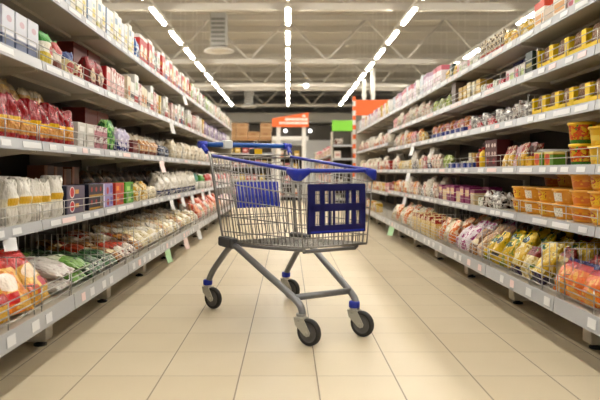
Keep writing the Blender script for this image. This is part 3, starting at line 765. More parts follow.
tub_kind('otub_w', 'orange tub with white label', .083, .08, M['otub'], M['olid'], M['wlab'])
tub_kind('otub_r', 'orange tub with red-brown print', .083, .08, pk('p73', '#e3a034', ('band', .2, .7, '#d98432'), ('speck', 6, .58, '#e8b23a'), rough=.3), M['olid'])
fruit = pk('p74', '#dcb81e', ('speck', 6, .5, '#d96a1e'), ('speck', 7, .6, '#c0301e'), ('band', -.1, .2, '#4d8a2c'), ('speck', 5, .63, '#6aa02e'), rough=.3)
tub_kind('fruit_tub', 'yellow bucket with fruit print', .062, .108, fruit, M['yellow'], top=1.05)
tub_kind('yellow_tub', 'plain yellow tub', .068, .09, pk('p75', '#dfb614', ('speck', 4, .6, '#e9cb4a'), ('rect', .2, .8, .3, .6, '#e6d06a')), M['yellow'])
tub_kind('yellow_white', 'yellow tub with white lid', .085, .105, pk('p76', '#dcb51c', ('speck', 4, .56, '#e9d27a')), M['white_plastic'], M['wlab'])
tub_kind('grey_tub', 'grey tub', .07, .11, mat('grey_tub_plastic', '#8d8a84', .4), M['white_plastic'])
B('fruitbox', 'small carton with fruit print', (.12, .07, .082), pk('p77', '#d9a51e', ('disc', .35, .5, .25, .4, '#d2521e'), ('rect', .62, 1, 0, .8, '#6f9a30'), ('band', .86, 1, '#e9dc9a')))
B('yellowpack', 'small yellow carton', (.1, .07, .06), pk('p78', '#e0bb20', ('speck', 5, .58, '#c98a1e')))
pil_kind('sachet', 'yellow and red sachet', (.085, .03, .15), pk('p79', '#d8b23a', ('band', .6, 1.1, '#b53a2c'), ('speck', 5, .56, '#efe4cc')), name='sachet', cat='sachet', lump=.004)
pil_kind('sachet_pink', 'pink and white sachet', (.085, .03, .15), pk('p80', '#e3c3c6', ('band', .3, .6, '#b9476a'), ('speck', 5, .6, '#f4ecea')), name='sachet', cat='sachet', lump=.004)
B('crimson_stand', 'crimson carton with white dots', (.12, .1, .2), pk('p81', '#5e1620', ('disc', .3, .8, .14, .07, '#d8ccc6'), ('disc', .7, .8, .14, .07, '#d8ccc6'), ('disc', .3, .5, .14, .07, '#c9b4ae'), ('disc', .7, .5, .14, .07, '#c9b4ae'), ('disc', .5, .22, .2, .1, '#a92c34')))
def bottle_kind(key, desc, r, h, bm, cm):
    def mk(v):
        o = m_round([(r*.92, 0), (r, .006), (r, h*.55), (r*.82, h*.72), (r*.38, h*.82), (r*.36, h*.88)], 16).build('bottle', bm)
        m_round([(r*.44, h*.86), (r*.44, h*.98), (r*.36, h)], 12).build('cap', cm, o); return o
    Kind(key, 'bottle', 'bottle', desc, (2*r, 2*r, h), mk)
M['mustard'] = mat('mustard_bottle', '#d9b21a', .3); M['brownred'] = mat('brown_red_bottle', '#7a2c22', .3); M['redcap'] = mat('red_cap', '#b3261f', .4)
bottle_kind('mustard', 'yellow sauce bottle', .035, .16, M['mustard'], M['redcap']); bottle_kind('ketchup', 'brown-red sauce bottle', .036, .15, M['brownred'], M['redcap'])
# yellow display trays
M['tray'] = mat('yellow_card', '#efcb10', .5); M['tray_in'] = mat('brown_card', '#6b4a2e', .7); M['cocoa'] = pk('p82', '#8a6442', ('speck', 5, .6, '#a17c56'), rough=.35)
def tray_kind(key, wd, h):
    d = .3; t = .004
    def mk(v):
        b = MB(); x = wd/2
        b.box(-x, x, -d/2, d/2, 0, t); b.box(-x, x, -d/2, -d/2+t, t, h*.26)      # floor and low front lip
        b.box(-x, x, d/2-t, d/2, t, h)
        for s_ in (-1, 1):                                                        # side wall with sloping top and a front corner post
            xa, xb = sorted((s_*x, s_*(x-t)))
            pr = [(-d/2, 0), (d/2, 0), (d/2, h), (-d/2+.09, h*1.0), (-d/2, h*.86)]
            vs = [(xa, y, z) for y, z in pr]+[(xb, y, z) for y, z in pr]; nn = 5
            b.add(vs, [tuple(range(nn))[::-1], tuple(range(nn, 2*nn))]+[(i, (i+1) % nn, nn+(i+1) % nn, nn+i) for i in range(nn)])
            xa, xb = sorted((s_*x, s_*(x-.02))); b.box(xa, xb, -d/2-.001, -d/2+t, 0, h*.86)
        o = b.build('display_tray', M['tray'])
        b = MB(); b.box(-x+t, x-t, d/2-2*t-.001, d/2-t-.001, t, h-.004)
        b.build('liner', M['tray_in'], o); return o
    Kind(key, 'display_tray', 'tray', 'yellow cardboard display tray', (wd, d, h), mk)
tray_kind('tray', .168, .128); tray_kind('tray_low', .152, .115)
pil_kind('cocoa', 'dark brown sachet in a yellow tray', (.115, .028, .125), M['cocoa'], name='sachet', cat='sachet', lump=.004)
# right, farther and other shelves
B('navygreen', 'navy carton', (.16, .12, .085), pk('p83', '#3a4486', ('rect', .1, .9, .2, .5, '#39447a'), ('rect', .55, .9, .3, .6, '#a98a9a')))
B('darkgreen', 'dark green carton', (.1, .12, .13), pk('p84', '#15392c', ('rect', .1, .9, .3, .5, '#b0a53a')))
B('whitepink', 'white carton with pink print', (.15, .12, .085), pk('p85', '#e0d8d4', ('disc', .25, .5, .16, .32, '#d06a7e'), ('rect', .5, .9, .2, .7, '#bccb8a'), ('col', 0, .06, '#c95a70')))
B('redsmall', 'small red and white packet box', (.1, .08, .05), pk('p86', '#cf4353', ('speck', 5, .54, '#f1e3e0')))
B('whitesmall', 'small white packet box', (.1, .08, .06), pk('p87', '#e6e2da', ('speck', 5, .58, '#7f9a6a')))
B('palestick', 'tall cream carton', (.07, .1, .125), pk('p88', '#e3d8b6', ('band', .5, .8, '#f1ecdc')))
B('gold_carton', 'golden carton', (.09, .1, .12), pk('p89', '#cfae55', ('rect', .1, .9, .3, .6, '#efe4c0')))
B('brownpanel', 'tall brown-grey carton', (.12, .2, .19), pk('p90', '#7b6a60'))
B('bluestrip', 'blue and white low box', (.14, .06, .045), pk('p91', '#3a52a0', ('col', .3, .5, '#d8d4e0')))
B('crimsonbox', 'large crimson box', (.22, .12, .12), pk('p92', '#8e1a32', ('rect', .1, .6, .3, .6, '#a83a4e')))
B('magenta', 'magenta carton with cream top', (.12, .1, .13), pk('p93', '#93286e', ('rect', .1, .9, .45, .85, '#dcc6a0')))
B('magenta_pale', 'cream carton with magenta edge', (.12, .1, .12), pk('p94', '#dccaa4', ('band', .78, 1, '#8e2a6a'), ('col', 0, .12, '#8e2a6a')))
bag_kind('silverbag', 'silver and white bag', (.13, .08, .09), pk('p95', '#b9b6b4', ('speck', 5, .54, '#f0eeea'), ('speck', 4, .62, '#4a4442'), rough=.25), lump=.012)
bag_kind('meatbag', 'white bag with brown print', (.13, .08, .1), pk('p96', '#d9d2ca', ('speck', 4, .54, '#6e4438'), rough=.25), lump=.012)
bag_kind('pinkpouch', 'pink pouch', (.1, .06, .13), pk('p97', '#d38a94', ('speck', 5, .55, '#f0dcd4')), name='pouch')
bag_kind('orangepouch', 'orange pouch', (.1, .06, .14), pk('p98', '#d7893a', ('speck', 5, .55, '#f0d9b0')), name='pouch')
bag_kind('palepouch', 'pale cream pouch', (.1, .06, .14), pk('p99', '#e3d6c6', ('speck', 5, .57, '#c98a80')), name='pouch')
bag_kind('greenpouch', 'green pouch', (.1, .06, .11), pk('p100', '#93a83e', ('speck', 5, .55, '#dfe0b0')), name='pouch')
B('palebox', 'pale box', (.1, .1, .12), pk('p101', '#e6ddd2', ('rect', .15, .85, .3, .65, '#d3a8a0')))
B('rosebox', 'rose box', (.1, .1, .13), pk('p102', '#d99a9c', ('rect', .15, .85, .3, .65, '#f3e7e2')))
B('orangewhite', 'white and orange box', (.11, .1, .13), pk('p103', '#ece4d8', ('band', .0, .45, '#d9823c')))
B('yellowbox', 'yellow box', (.1, .1, .12), pk('p104', '#dcb93a', ('rect', .15, .85, .3, .65, '#f1e6bc')))
B('redbox', 'red box', (.1, .1, .12), pk('p105', '#bf3b34', ('rect', .15, .85, .3, .65, '#ecd2c8')))
B('lilacpale', 'pale lilac tall carton', (.095, .1, .19), pk('p106', '#dccfdc', ('band', .8, 1, '#b58aa6'), ('rect', .2, .8, .3, .6, '#f4eef2')))
B('pinktall', 'white tall carton with pink top', (.095, .1, .19), pk('p107', '#ebe2e2', ('band', .75, 1, '#d07a86'), ('rect', .2, .8, .25, .5, '#d8b9c4')))
B('orangetop', 'white carton with orange-red top', (.14, .1, .15), pk('p108', '#ebe3d6', ('band', .72, 1, '#d4521e'), ('rect', .1, .9, .2, .5, '#e0b070')))
bag_kind('spice', 'cream sachet with dark print', (.085, .05, .13), pk('p109', '#dcd0b4', ('speck', 6, .52, '#6a5238'), ('rect', .1, .9, 0, .25, '#c04a3a')), name='sachet', cat='sachet')
bag_kind('goldbag', 'gold and cream bag', (.12, .07, .1), pk('p110', '#d8b84a', ('speck', 5, .55, '#efe6c6')))
bag_kind('beigebag', 'beige bag with rust print', (.12, .07, .1), pk('p111', '#d8c9b0', ('speck', 5, .55, '#a86a4a')))
pil_kind('chips_y', 'yellow and green crisp bag', (.125, .075, .175), pk('p112', '#dcba1c', ('speck', 4, .53, '#8f9a34'), ('disc', .5, .72, .3, .12, '#2c6a2e'), ('speck', 6, .62, '#efe08a'), rough=.22))
pil_kind('chips_b', 'yellow crisp bag with purple foot', (.125, .075, .17), pk('p113', '#d9b83a', ('speck', 5, .52, '#e9dca0'), ('band', -.1, .25, '#3c2a5a'), ('speck', 4, .63, '#a98a2a'), rough=.22))
pil_kind('chips_o', 'orange and red crisp bag', (.135, .08, .17), pk('p114', '#de7d1e', ('speck', 4, .53, '#e8b04a'), ('band', .72, .9, '#b5231c'), ('band', .9, 1.1, '#2c2a6a'), rough=.22))
pil_kind('chips_c', 'cream and gold crisp bag', (.125, .075, .17), pk('p115', '#d8c27c', ('speck', 6, .5, '#eee2b8'), ('band', .68, 1.1, '#8c3a2e'), ('speck', 4, .64, '#6a8a2e'), rough=.22))
pil_kind('sack_y', 'long yellow and black packet', (.12, .07, .2), pk('p116', '#d8b814', ('disc', .5, .7, .34, .12, '#1f3a1c'), ('speck', 4, .6, .5, 1, '#2e6a2a'), ('band', .2, .3, '#3a2a1a'), rough=.22), name='packet', cat='packet')
pil_kind('pinkflower', 'white and magenta packet', (.14, .08, .19), pk('p117', '#e6dbe0', ('speck', 4, .53, '#b03a86'), ('speck', 6, .62, '#f6f2f2'), rough=.28), name='packet', cat='packet')
pil_kind('orange_p', 'orange and cream packet', (.14, .08, .19), pk('p118', '#dd8434', ('speck', 4, .52, '#efdcc0'), rough=.28), name='packet', cat='packet')
pil_kind('tan_p', 'tan biscuit packet', (.14, .08, .19), pk('p119', '#b98f62', ('speck', 5, .52, '#dcc6a0'), rough=.3), name='packet', cat='packet')
B('sticks_y', 'yellow carton with red top', (.085, .1, .17), pk('p120', '#dcc27a', ('band', .8, 1, '#b03a30'), ('speck', 5, .58, '#efe4c4')))

# ------------------------------------------------------------------ stocking the left shelves
def R(side, lv, pa, pb, kinds, **kw): run(side, lv, Yp(side, lv, pa), Yp(side, lv, pb), kinds, **kw)
R('L', 4, 45, 136, ['tea_cream', 'tea_lemon', 'tea_cream', 'tea_ice'], gap=.003, yawj=.02)
R('L', 4, 136.5, 140, ['blue_bag'])
R('L', 4, 140.5, 152, ['red_cereal'], gap=.004, yawj=.02)
R('L', 4, 152.5, 162, ['white_cereal', 'green_cereal'], gap=.004, yawj=.02)
R('L', 4, 162.5, 190, ['red_cereal', 'bluewhite', 'white_cereal', 'red_cereal', 'yellow_slim', 'white_cereal'], gap=.004, yawj=.02)
R('L', 4, 190.5, 230, ['white_slim', 'pink_slim', 'white_slim', 'green_slim', 'tea_cream', 'orange_slim', 'white_cereal', 'white_slim', 'green_cereal'], gap=.006, yawj=.02, order='random')
R('L', 3, -28, 38, ['milk'], gap=.006, yawj=.02)
R('L', 3, 38, 44, ['milk_small'], gap=.006, yawj=.02)
R('L', 3, 45, 55, ['green_pouch']); R('L', 3, 56, 66, ['red_green']); R('L', 3, 67, 77, ['blue_yellow']); R('L', 3, 78, 89, ['cream_red'])
run('L', 3, 3.5, 4.02, ['brown_box'], d0=.13, layers=2, yawj=.01)
R('L', 3, 90, 107, ['red_round']); R('L', 3, 107.5, 112, ['red_thin'], gap=.004, yawj=.02); R('L', 3, 112.5, 127, ['pinkwhite'], gap=.004, yawj=.02)
R('L', 3, 127.5, 160, ['cream_orange', 'white_dark', 'white_cereal', 'pinkwhite', 'cream_orange'], gap=.006, yawj=.03)
R('L', 3, 160.5, 164, ['yellow_slim'])
R('L', 3, 164.5, 205, ['white_slim', 'orange_carton', 'pinkwhite', 'white_cereal', 'bluewhite', 'pink_slim', 'grey_carton', 'white_slim', 'greenpouch', 'yellow_slim', 'palepouch'], gap=.01, yawj=.06, order='random')
R('L', 3, 205.5, 230, ['lilac', 'grey_carton', 'purple', 'lilac', 'white_slim'], gap=.012, yawj=.06, order='random')
R('L', 2, -16, 77, ['pasta'], gap=.002, yawj=.2)
R('L', 2, -10, 72, ['spaghetti'], d0=.085, gap=.004, tilt=.1)
R('L', 2, 79, 94, ['greywhite'], layers=2, gap=.004, yawj=.02); R('L', 2, 95, 109, ['pinkpack'], layers=2, gap=.004, yawj=.02)
run('L', 2, 3.75, 4.3, ['brown_box'], d0=.15, layers=2, yawj=.01)
R('L', 2, 110, 120, ['greenleaf']); R('L', 2, 120.5, 133, ['lilacbag'])
R('L', 2, 133.5, 142, ['darkred'], gap=.004); R('L', 2, 142.5, 160, ['oat'])
R('L', 2, 160.5, 172, ['navybag']); R('L', 2, 140, 172, ['sugar', 'rice'], d0=.14)
R('L', 2, 172.5, 205, ['sugar', 'rice', 'sugar'], rows=2); R('L', 2, 205.5, 230, ['rice', 'pinkbag', 'sugar', 'yellowlump', 'palebox'])
R('L', 1, -12, 8, ['darkjar'], gap=.01)
R('L', 1, 10, 66, ['flour'], rows=2, gap=.005, yawj=.15)
R('L', 1, 67, 88, ['purplebox'], layers=2, gap=.004, yawj=.01); R('L', 1, 89, 103.5, ['navybox'], layers=2, gap=.004, yawj=.01)
R('L', 1, 104, 116, ['lavbox'], layers=2, gap=.004, yawj=.01); R('L', 1, 116.3, 126, ['orangebox'], layers=2, gap=.004, yawj=.01)
R('L', 1, 126.3, 138, ['greenbox'], layers=2, gap=.004, yawj=.01)
run('L', 1, 3.3, 3.95, ['tallbrown'], d0=.22, yawj=.02); run('L', 1, 4.0, 6.6, ['darkbag'], d0=.22)
R('L', 1, 138.5, 149, ['yellowlump'], rows=2); R('L', 1, 149.5, 160, ['creampack'], rows=2)
R('L', 1, 160.5, 196, ['clear_white'], gap=.01); R('L', 1, 196.5, 201, ['tealbag']); R('L', 1, 201.5, 207, ['greenwhite']); R('L', 1, 207.3, 212, ['redwhite'])
R('L', 1, 212.3, 231, ['pinkbag', 'redwhite', 'clear_white'])
def heap(side, y0, y1, kinds, rows, tilt=.75, dz=.028, gap=.004, layers=1, lz=.06, step=.11, grow=0.0):
    """loosely leaning packets several deep on a bottom shelf"""
    ks = [KIND[q] for q in kinds]
    for r in range(rows):
        y = y0; i = r
        while y+ks[i % len(ks)].dims[0] <= y1+.02:
            k = ks[i % len(ks)]; w_, d, h = k.dims
            for l in range(layers):
                place(k, side, 0, y+w_/2, -.012+r*step+d*.3+random.uniform(0, .01), r, scale=1+grow*r, z=d*.5*math.sin(tilt)+r*dz*.3+l*lz, layer=l, tilt=tilt+random.uniform(-.12, .12), yaw_=random.uniform(-.2, .2), roll=random.uniform(-.06, .06))
            y += w_+gap; i += 1
def H(side, pa, pb, kinds, rows=3, **kw):
    a, c = sorted((Yp(side, 0, pa), Yp(side, 0, pb))); heap(side, a, c, kinds, rows, **kw)
H('L', -14, 61, ['crisp_red', 'crisp_orange'], 3, tilt=.55, step=.125, grow=.03)
H('L', 62, 78, ['pale_roll'], 2, tilt=1.3, layers=2, lz=.06, step=.25)
H('L', 78.5, 92, ['green_roll'], 2, tilt=1.3, layers=2, lz=.06, step=.25)
H('L', 92.5, 119, ['salad'], 3, tilt=1.25, step=.17); H('L', 119.5, 134, ['nuts', 'redwhite_p'], 3, tilt=1.1, step=.16)
H('L', 134.5, 152, ['redwhite_p', 'nuts', 'cream_p'], 3, tilt=1.1, step=.16); H('L', 152.5, 200, ['cream_p', 'white_p', 'cream_p', 'white_p', 'tan_p'], 3, tilt=1.0, step=.15)
H('L', 200.5, 222, ['coral_p', 'white_p', 'coral_p'], 2, tilt=.5, step=.16); H('L', 222.3, 233, ['cream_p', 'pinkflower'], 1, tilt=.5)

# ------------------------------------------------------------------ stocking the right shelves
R('R', 5, 640, 545, ['whitepink', 'orangetop', 'beigebag'], gap=.01); R('R', 5, 544, 526, ['orangetop'], gap=.004)
R('R', 5, 525, 503, ['goldbag', 'yellowpack', 'goldbag'], gap=.006); R('R', 5, 502, 478, ['spice'], rows=2, gap=.005)
R('R', 5, 477, 457, ['whitesmall', 'whitepink'], gap=.006); R('R', 5, 456, 442, ['goldbag', 'darkgreen'], gap=.006)
R('R', 5, 441, 392, ['lilacpale', 'pinktall', 'white_slim', 'lilacpale', 'tea_ice', 'pinktall', 'yellow_slim'], gap=.006, yawj=.05, order='random')
R('R', 4, 625, 534, ['tray'], gap=.002, jit=.001, yawj=0); R('R', 4, 532, 524, ['darkgreen'], gap=.003, yawj=.01)
R('R', 4, 523.5, 504, ['whitepink'], gap=.004, yawj=.01); run('R', 4, 3.66, 4.02, ['navygreen'], layers=2, gap=.004, d0=.13, yawj=.01)
R('R', 4, 503, 480, ['redsmall', 'whitesmall'], rows=2); R('R', 4, 479, 456, ['gold_carton', 'palestick', 'palestick', 'gold_carton'], gap=.02)
R('R', 4, 455, 449, ['brownpanel']); R('R', 4, 448, 430, ['greenpouch', 'whitesmall']); R('R', 4, 429, 392, ['palepouch', 'white_p', 'pinkpouch', 'rice', 'palepouch', 'silverbag', 'rosebox'], order='random', gap=.015)
R('R', 3, 625, 530.5, ['tray_low'], gap=.002, jit=.001, yawj=0)
R('R', 3, 528, 494, ['silverbag', 'meatbag', 'silverbag'], rows=3); R('R', 3, 493, 464, ['redsmall', 'silverbag'], gap=.006); run('R', 3, 4.45, 5.15, ['crimsonbox'], d0=.1, yawj=.02)
R('R', 3, 463, 424, ['pinkpouch', 'orangepouch', 'rosebox', 'orangepouch'], d0=.07); R('R', 3, 463, 430, ['bluestrip'], gap=.01)
R('R', 3, 423, 392, ['palepouch', 'rice', 'meatbag', 'pinkpouch', 'orangepouch', 'sugar', 'goldbag'], order='random', gap=.015)
R('R', 2, 640, 597.5, ['grey_tub'], layers=1); R('R', 2, 597, 576, ['yellow_tub'], layers=2, gap=.006); R('R', 2, 575, 553, ['fruit_tub'], rows=2, layers=2, gap=.004)
R('R', 2, 552.5, 531, ['fruitbox'], gap=.004, layers=1); run('R', 2, 3.4, 3.82, ['yellow_white'], d0=.09); R('R', 2, 530.5, 513, ['yellowpack'], gap=.004)
R('R', 2, 521, 497, ['sachet', 'sachet_pink', 'sachet'], rows=3, gap=.004, tilt=.3); R('R', 2, 496, 481, ['crimson_stand'], rows=1, gap=.004); run('R', 2, 4.35, 4.8, ['crimson_stand'], d0=.17, gap=.004)
R('R', 2, 480.5, 477, ['mustard']); R('R', 2, 476.5, 471, ['ketchup']); R('R', 2, 470.5, 450, ['whitesmall', 'gold_carton', 'palestick', 'whitesmall'], d0=.07); R('R', 2, 470.5, 445, ['bluestrip'])
R('R', 2, 449, 440, ['greenpouch']); R('R', 2, 439, 392, ['palepouch', 'rice', 'creampack', 'rosebox', 'clear_white', 'meatbag', 'goldbag'], gap=.012, order='random')
R('R', 1, 600, 497, ['otub_y', 'otub_r', 'otub_w', 'otub_y', 'otub_w'], rows=2, layers=3, gap=.004, topskip=.6)
R('R', 1, 680, 602, ['otub_r', 'otub_y'], layers=2)
R('R', 1, 496, 474, ['silverbag', 'meatbag', 'whitesmall'], rows=2); R('R', 1, 473.5, 436, ['magenta_pale', 'magenta', 'magenta'], rows=2, gap=.006)
R('R', 1, 435, 418, ['palepouch', 'silverbag', 'rice'], rows=2); R('R', 1, 417, 392, ['orangewhite', 'redbox', 'rice', 'orangepouch', 'palepouch', 'clear_white', 'yellowbox'], order='random')
H('R', 640, 566, ['chips_o'], 4, tilt=.4, step=.1, grow=.055); H('R', 565, 541, ['chips_o', 'chips_c'], 4, tilt=.4, step=.1, grow=.055)
H('R', 540, 505, ['chips_b', 'chips_c', 'chips_b', 'chips_y'], 4, tilt=.4, step=.1, grow=.055); H('R', 504, 482, ['chips_y', 'sack_y'], 4, tilt=.5, step=.1, grow=.04)
H('R', 481, 466, ['tan_p', 'nuts'], 3, tilt=.5, grow=.03, step=.14); H('R', 465, 452, ['pinkflower'], 3, tilt=.5, grow=.03, step=.13); H('R', 451, 436, ['orange_p', 'cream_p'], 3, tilt=.5, grow=.03, step=.13)
R('R', 0, 435, 412, ['sticks_y'], rows=2, gap=.004, yawj=.02); H('R', 411, 391, ['white_p', 'cream_p', 'orange_p'], 2, tilt=.4, step=.15)
for lv, ks in ((4, ['lilacpale', 'white_slim', 'pinktall', 'tea_ice', 'white_slim', 'yellow_slim']), (3, ['redbox', 'palepouch', 'rice', 'orangewhite', 'palebox']), (2, ['orangewhite', 'sugar', 'rice', 'redbox', 'palepouch']),
               (1, ['palebox', 'orangewhite', 'yellowbox', 'rosebox']), (0, ['orangewhite', 'palebox', 'redbox', 'yellowbox'])):
    run('F', lv, FB0+.1, FB0+3.5, ks, gap=.02, order='random')
# dark sachets standing in the yellow trays
for o in [q for q in C.objects if q.name.startswith('display_tray') and q.parent is None]:
    up = 'fifth' if o.location.z > 1.3 else 'fourth'
    for j in range(4):
        c = KIND['cocoa'].get(); c.location = o.location + Vector((-.125+.055*j, 0, .0045)); c.rotation_euler = (-.08, 0, -PI/2); c.scale = (1.15, 1.2, .86 if up == 'fourth' else .96)
        k_ = (up, round(o.location.y, 3)); COUNT[k_] = COUNT.get(k_, 0)+1
        o_ = sorted([round(q.location.y, 3) for q in C.objects if q.name.startswith('display_tray') and q.parent is None and abs(q.location.z-o.location.z) < .01]).index(round(o.location.y, 3))+1
        tag(c, 'dark brown sachet, %s back in yellow tray %s from near end, right %s shelf' % (nth(COUNT[k_]), nth(o_), up), 'sachet', 'sachets in the yellow trays')

# ------------------------------------------------------------------ hanging price flags
def flag(side, lv, px, col, label, wd=.07, h=.1, lean=.35):
    sp = ROWSPEC[side]; s = sp['s']; x = (sp['low'] if lv == 0 else sp['up'])
    y = 583*x/abs(px-288)
    b = MB(); vs = [(0, -wd/2, 0), (0, wd/2, 0), (-.012*s, wd/2, -h*.5), (-.03*s, wd/2, -h), (-.03*s, -wd/2, -h), (-.012*s, -wd/2, -h*.5)]
    vs2 = [(p[0]-.0012*s, p[1], p[2]) for p in vs]
    b.add(vs+vs2, [(0, 1, 2, 5), (5, 2, 3, 4), (11, 8, 7, 6), (10, 9, 8, 11), (0, 6, 7, 1), (1, 7, 8, 2), (2, 8, 9, 3), (3, 9, 10, 4), (4, 10, 11, 5), (5, 11, 6, 0)])
    o = b.build('price_flag', M[col]); o.location = (s*(x-.002), y, sp['lv'][lv]-(.064 if lv == 0 else .043)); o.rotation_euler = (0, 0, lean*(-s)*-1)
    tag(o, label, 'price flag', 'price flags hanging from the rails')
flag('L', 1, 9, 'paper', 'white price flag hanging from left second shelf beside the flour bags', .05, .05, .9)
flag('L', 2, 161, 'paper_pink', 'pinkish price flag hanging under left third shelf below the tan packets')
for i, px in enumerate((171, 182, 191.5, 202, 209)): flag('L', 1, px, 'paper', 'white price flag under left second shelf, %s from near end of five' % nth(i+1), .06, .1)
for i, (px, cn) in enumerate(((167, 'paper_green'), (185, 'paper_pink'), (198, 'paper'))): flag('L', 0, px, cn, ['pale green price flag on the rail of left bottom shelf', 'pinkish price flag on the rail of left bottom shelf', 'small white price flag on the rail of left bottom shelf'][i], .08, .1)
flag('L', 3, 171, 'paper', 'white price flag hanging under left fourth shelf'); flag('L', 4, 184, 'paper', 'white price flag hanging under left top shelf')
for i, (lv, px) in enumerate(((3, 413), (2, 409), (1, 405.5))): flag('R', lv, px, 'paper', 'white price flag hanging under the right %s shelf' % ['fourth', 'third', 'second'][i], .07, .1)
flag('R', 0, 392, 'paper_green', 'pale green price flag on rail of the right bottom shelf', .12, .1)

# ------------------------------------------------------------------ signs and fixtures across the far aisle
M['orange'] = mat('orange_board', '#ec6a2c', .5); M['lime'] = mat('lime_board', '#7cc83a', .5); M['white_ink'] = mat('white_ink', '#fbf3ec', .5); M['post'] = mat('white_post', '#e3e0da', .5)
def at(px, py, Y): return ((px-288)*Y/583, Y, .8+(172-py)*Y/583)
# orange hanging board over a white frame
Y = 15.0
x0, _, zl = at(272, 127, Y); x1, _, zr = at(308.5, 127.5, Y); zt0 = at(272, 118.5, Y)[2]; zt1 = at(308, 112.5, Y)[2]
r = empty('aisle_sign', ((x0+x1)/2, Y, 0)); cx = (x0+x1)/2
b = MB(); vs = [(x0-cx, -.02, zl), (x1-cx, -.02, zl), (x1-cx, -.02, zt1), (x0-cx, -.02, zt0)]; vs += [(p[0], .02, p[2]) for p in vs]
b.add(vs, [(0,1,2,3), (7,6,5,4), (0,4,5,1), (1,5,6,2), (2,6,7,3), (3,7,4,0)]); b.build('board', M['orange'], r)
b = MB(); q = random.Random(3)
for (row, zz, xa) in ((0, zl+.165, .36), (1, zl+.07, .20)):
    x = x0-cx+xa*(x1-x0)
    while x < x1-cx-.06:
        wd = q.uniform(.022, .045); b.box(x, x+wd, -.026, -.02, zz, zz+.06); x += wd+.012
for k in range(3): b.box(x1-cx-.16+.03*k, x1-cx-.14+.03*k, -.026, -.02, zt1-.12, zt1-.07+.02*(k % 2))
b.build('lettering', M['white_ink'], r)
b = MB()
for px in (278.5, 304):
    x = at(px, 0, Y)[0]-cx; b.box(x-.05, x+.05, .03, .11, 0, zl+.15, c=.006)
b.box(x0-cx, x1-cx, .04, .1, 1.62, 1.72); b.build('frame', M['post'], r)
tag(r, 'orange sign board with white lettering on a white frame across the far aisle', 'sign')
# generic stocked gondola across or along the far aisle
def gondola(name, label, x0, x1, y0, y1, h, nsh, face, kinds, where, seed=1, side_m='enamel'):
    r = empty(name, ((x0+x1)/2, (y0+y1)/2, 0)); cx, cy = (x0+x1)/2, (y0+y1)/2
    tag(r, label, 'shelving')
    b = MB()
    if face in '-y': b.box(x0-cx, x1-cx, y1-cy-.03, y1-cy, 0, h)
    if face == '-x': b.box(x1-cx-.03, x1-cx, y0-cy, y1-cy, 0, h)
    if face == '+x': b.box(x0-cx, x0-cx+.03, y0-cy, y1-cy, 0, h)
    b.build('back_panel', M['enamel_shaded'], r)
    for e in (0, 1):
        b = MB()
        if face == '-y': xx = (x0, x1-.03)[e]-cx; b.box(xx, xx+.03, y0-cy+.05, y1-cy, 0, h)
        else: yy = (y0, y1-.03)[e]-cy; b.box(x0-cx, x1-cx, yy, yy+.03, 0, h)
        b.build('end_panel', M['enamel'], r)
    q = random.Random(seed)
    for l in range(nsh):
        z = .15+(h-.25)*l/(nsh-.3)
        b = MB(); b.box(x0-cx, x1-cx, y0-cy, y1-cy-.03, z-.03, z) if face == '-y' else b.box(x0-cx, x1-cx, y0-cy+.03, y1-cy-.03, z-.03, z)
        s_ = b.build('shelf', M['enamel'], r)
        b = MB()
        if face == '-y': b.box(x0-cx, x1-cx, y0-cy-.012, y0-cy, z-.04, z+.005)
        elif face == '-x': b.box(x0-cx-.012, x0-cx, y0-cy, y1-cy, z-.04, z+.005)
        else: b.box(x1-cx, x1-cx+.012, y0-cy, y1-cy, z-.04, z+.005)
        b.build('price_rail', M['rail'], s_)
        t = .06; L_ = (x1-x0) if face == '-y' else (y1-y0); cnt = {}
        while t < L_-.3:
            k = KIND[q.choice(kinds)]; w_, d, hh = k.dims; sc_ = 1.5
            o = k.get(); o.scale = (sc_, sc_, min(sc_, (h-.25)/(nsh-.3)*.85/hh))
            if face == '-y': o.location = (x0+t+w_*sc_/2, y0+.03+d*sc_/2, z); o.rotation_euler = (0, 0, 0)
            elif face == '-x': o.location = (x0+.03+d*sc_/2, y0+t+w_*sc_/2, z); o.rotation_euler = (0, 0, -PI/2)
            else: o.location = (x1-.03-d*sc_/2, y0+t+w_*sc_/2, z); o.rotation_euler = (0, 0, PI/2)
            cnt[k.desc] = cnt.get(k.desc, 0)+1
            tag(o, '%s, %s along %s level of %s' % (k.desc, nth(cnt[k.desc]), ['bottom', 'second', 'third', 'fourth', 'fifth'][l], where), k.cat, '%s on %s' % (k.desc, where))
            t += w_*sc_+.03+q.uniform(0, .05)
mix = ['palebox', 'orangewhite', 'rosebox', 'yellowbox', 'palepouch', 'whitesmall', 'gold_carton']
gondola('shelving_unit', 'far cross shelving under stacked tan cartons seen above the cart handle', -2.7, -.47, 17.4, 18.0, 1.75, 4, '-y', ['palebox', 'yellowbox', 'gold_carton', 'rosebox', 'redbox'], 'far cross shelving', 2)
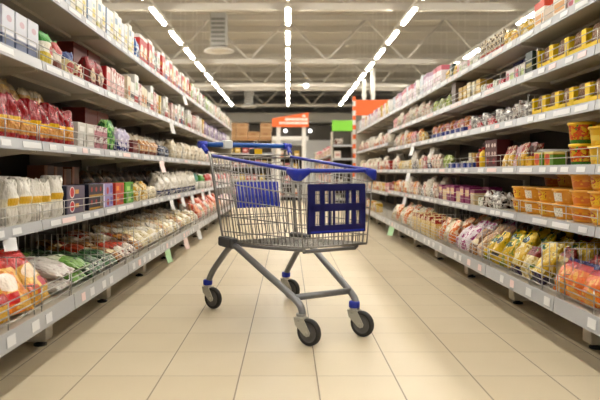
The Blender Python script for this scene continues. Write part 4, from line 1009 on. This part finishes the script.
# tan cartons stacked on top of that run
M['kraft'] = pk('kraft', '#b8946a', ('band', .44, .54, '#cbb08a'), ('rect', .3, .7, .6, .85, '#a9845a'))
kb = MB(); kb.box(-.17, .17, -.2, .2, 0, .26, c=.006); proto = None; n_ = 0
for c_ in range(6):
    for l in range(2):
        if l and c_ in (1, 4): continue
        if proto is None: proto = o = kb.build('shipping_carton', M['kraft'])
        else: o = proto.copy(); C.objects.link(o)
        o.location = (-2.45+.355*c_+(.012*(l)), 17.72, 1.7505+.2605*l)
        if l == 0: pass
        tag(o, 'tan shipping carton on far cross shelving, %s from left in the %s tier' % (nth(c_+1), ['lower', 'upper'][l]), 'carton', 'tan cartons above the cart handle')
gondola('shelving_unit', 'far cream shelving with pale goods behind the orange sign frame', -.35, .48, 16.0, 16.5, 1.55, 4, '-y', mix, 'shelving behind orange sign', 4)
gondola('shelving_unit', 'long shelving run past the lime sign facing the far aisle', 1.08, 1.55, 14.6, 24.0, 1.6, 4, '-x', mix+['pinktall', 'redbox'], 'long run past lime sign', 5)
gondola('shelving_unit', 'white endcap shelving standing under the lime sign', 1.06, 1.60, 14.0, 14.55, 1.78, 5, '-y', ['whitesmall', 'silverbag', 'meatbag', 'palebox'], 'lime sign endcap', 6)
a0 = at(332, 120.5, 14.0); a1 = at(355, 133, 14.0)
b = MB(); b.box(a0[0], a1[0], 13.98, 14.02, 1.782, a0[2], c=.004); o = b.build('aisle_sign', M['lime']); tag(o, 'plain lime green sign board on top of the white endcap', 'sign')
# orange board over the far right shelving, with its striped edge post
FE = FB0+BAY*4
a0 = at(355.5, 100, FE+.1); a1 = at(398, 115.5, FE+.1)
r = empty('aisle_sign', (a0[0], FE+.1, 0))
b = MB(); b.box(0, a1[0]-a0[0], -.02, .02, a1[2], a0[2], c=.004); b.build('board', M['orange'], r)
b = MB(); b.box(-.055, 0, -.03, .03, 0, a0[2]+.06, c=.004); b.build('post', M['post'], r)
for k in range(9):
    b = MB(); b.box(-.057, .002, -.032, .032, .7+.19*k, .79+.19*k); b.build('stripe', M['orange'], r)
b = MB(); b.box(1.0, 1.06, -.03, .03, 0, a1[2]+.02); b.build('post', M['post'], r)
tag(r, 'orange sign board with red and white edge post beyond the right shelving', 'sign')
b = MB(); b.box(1.36, 1.88, FE, FE+.03, 0, 1.8, c=.004); o = b.build('end_panel', M['enamel']); tag(o, 'cream end panel closing the far end of the right shelving', 'panel')
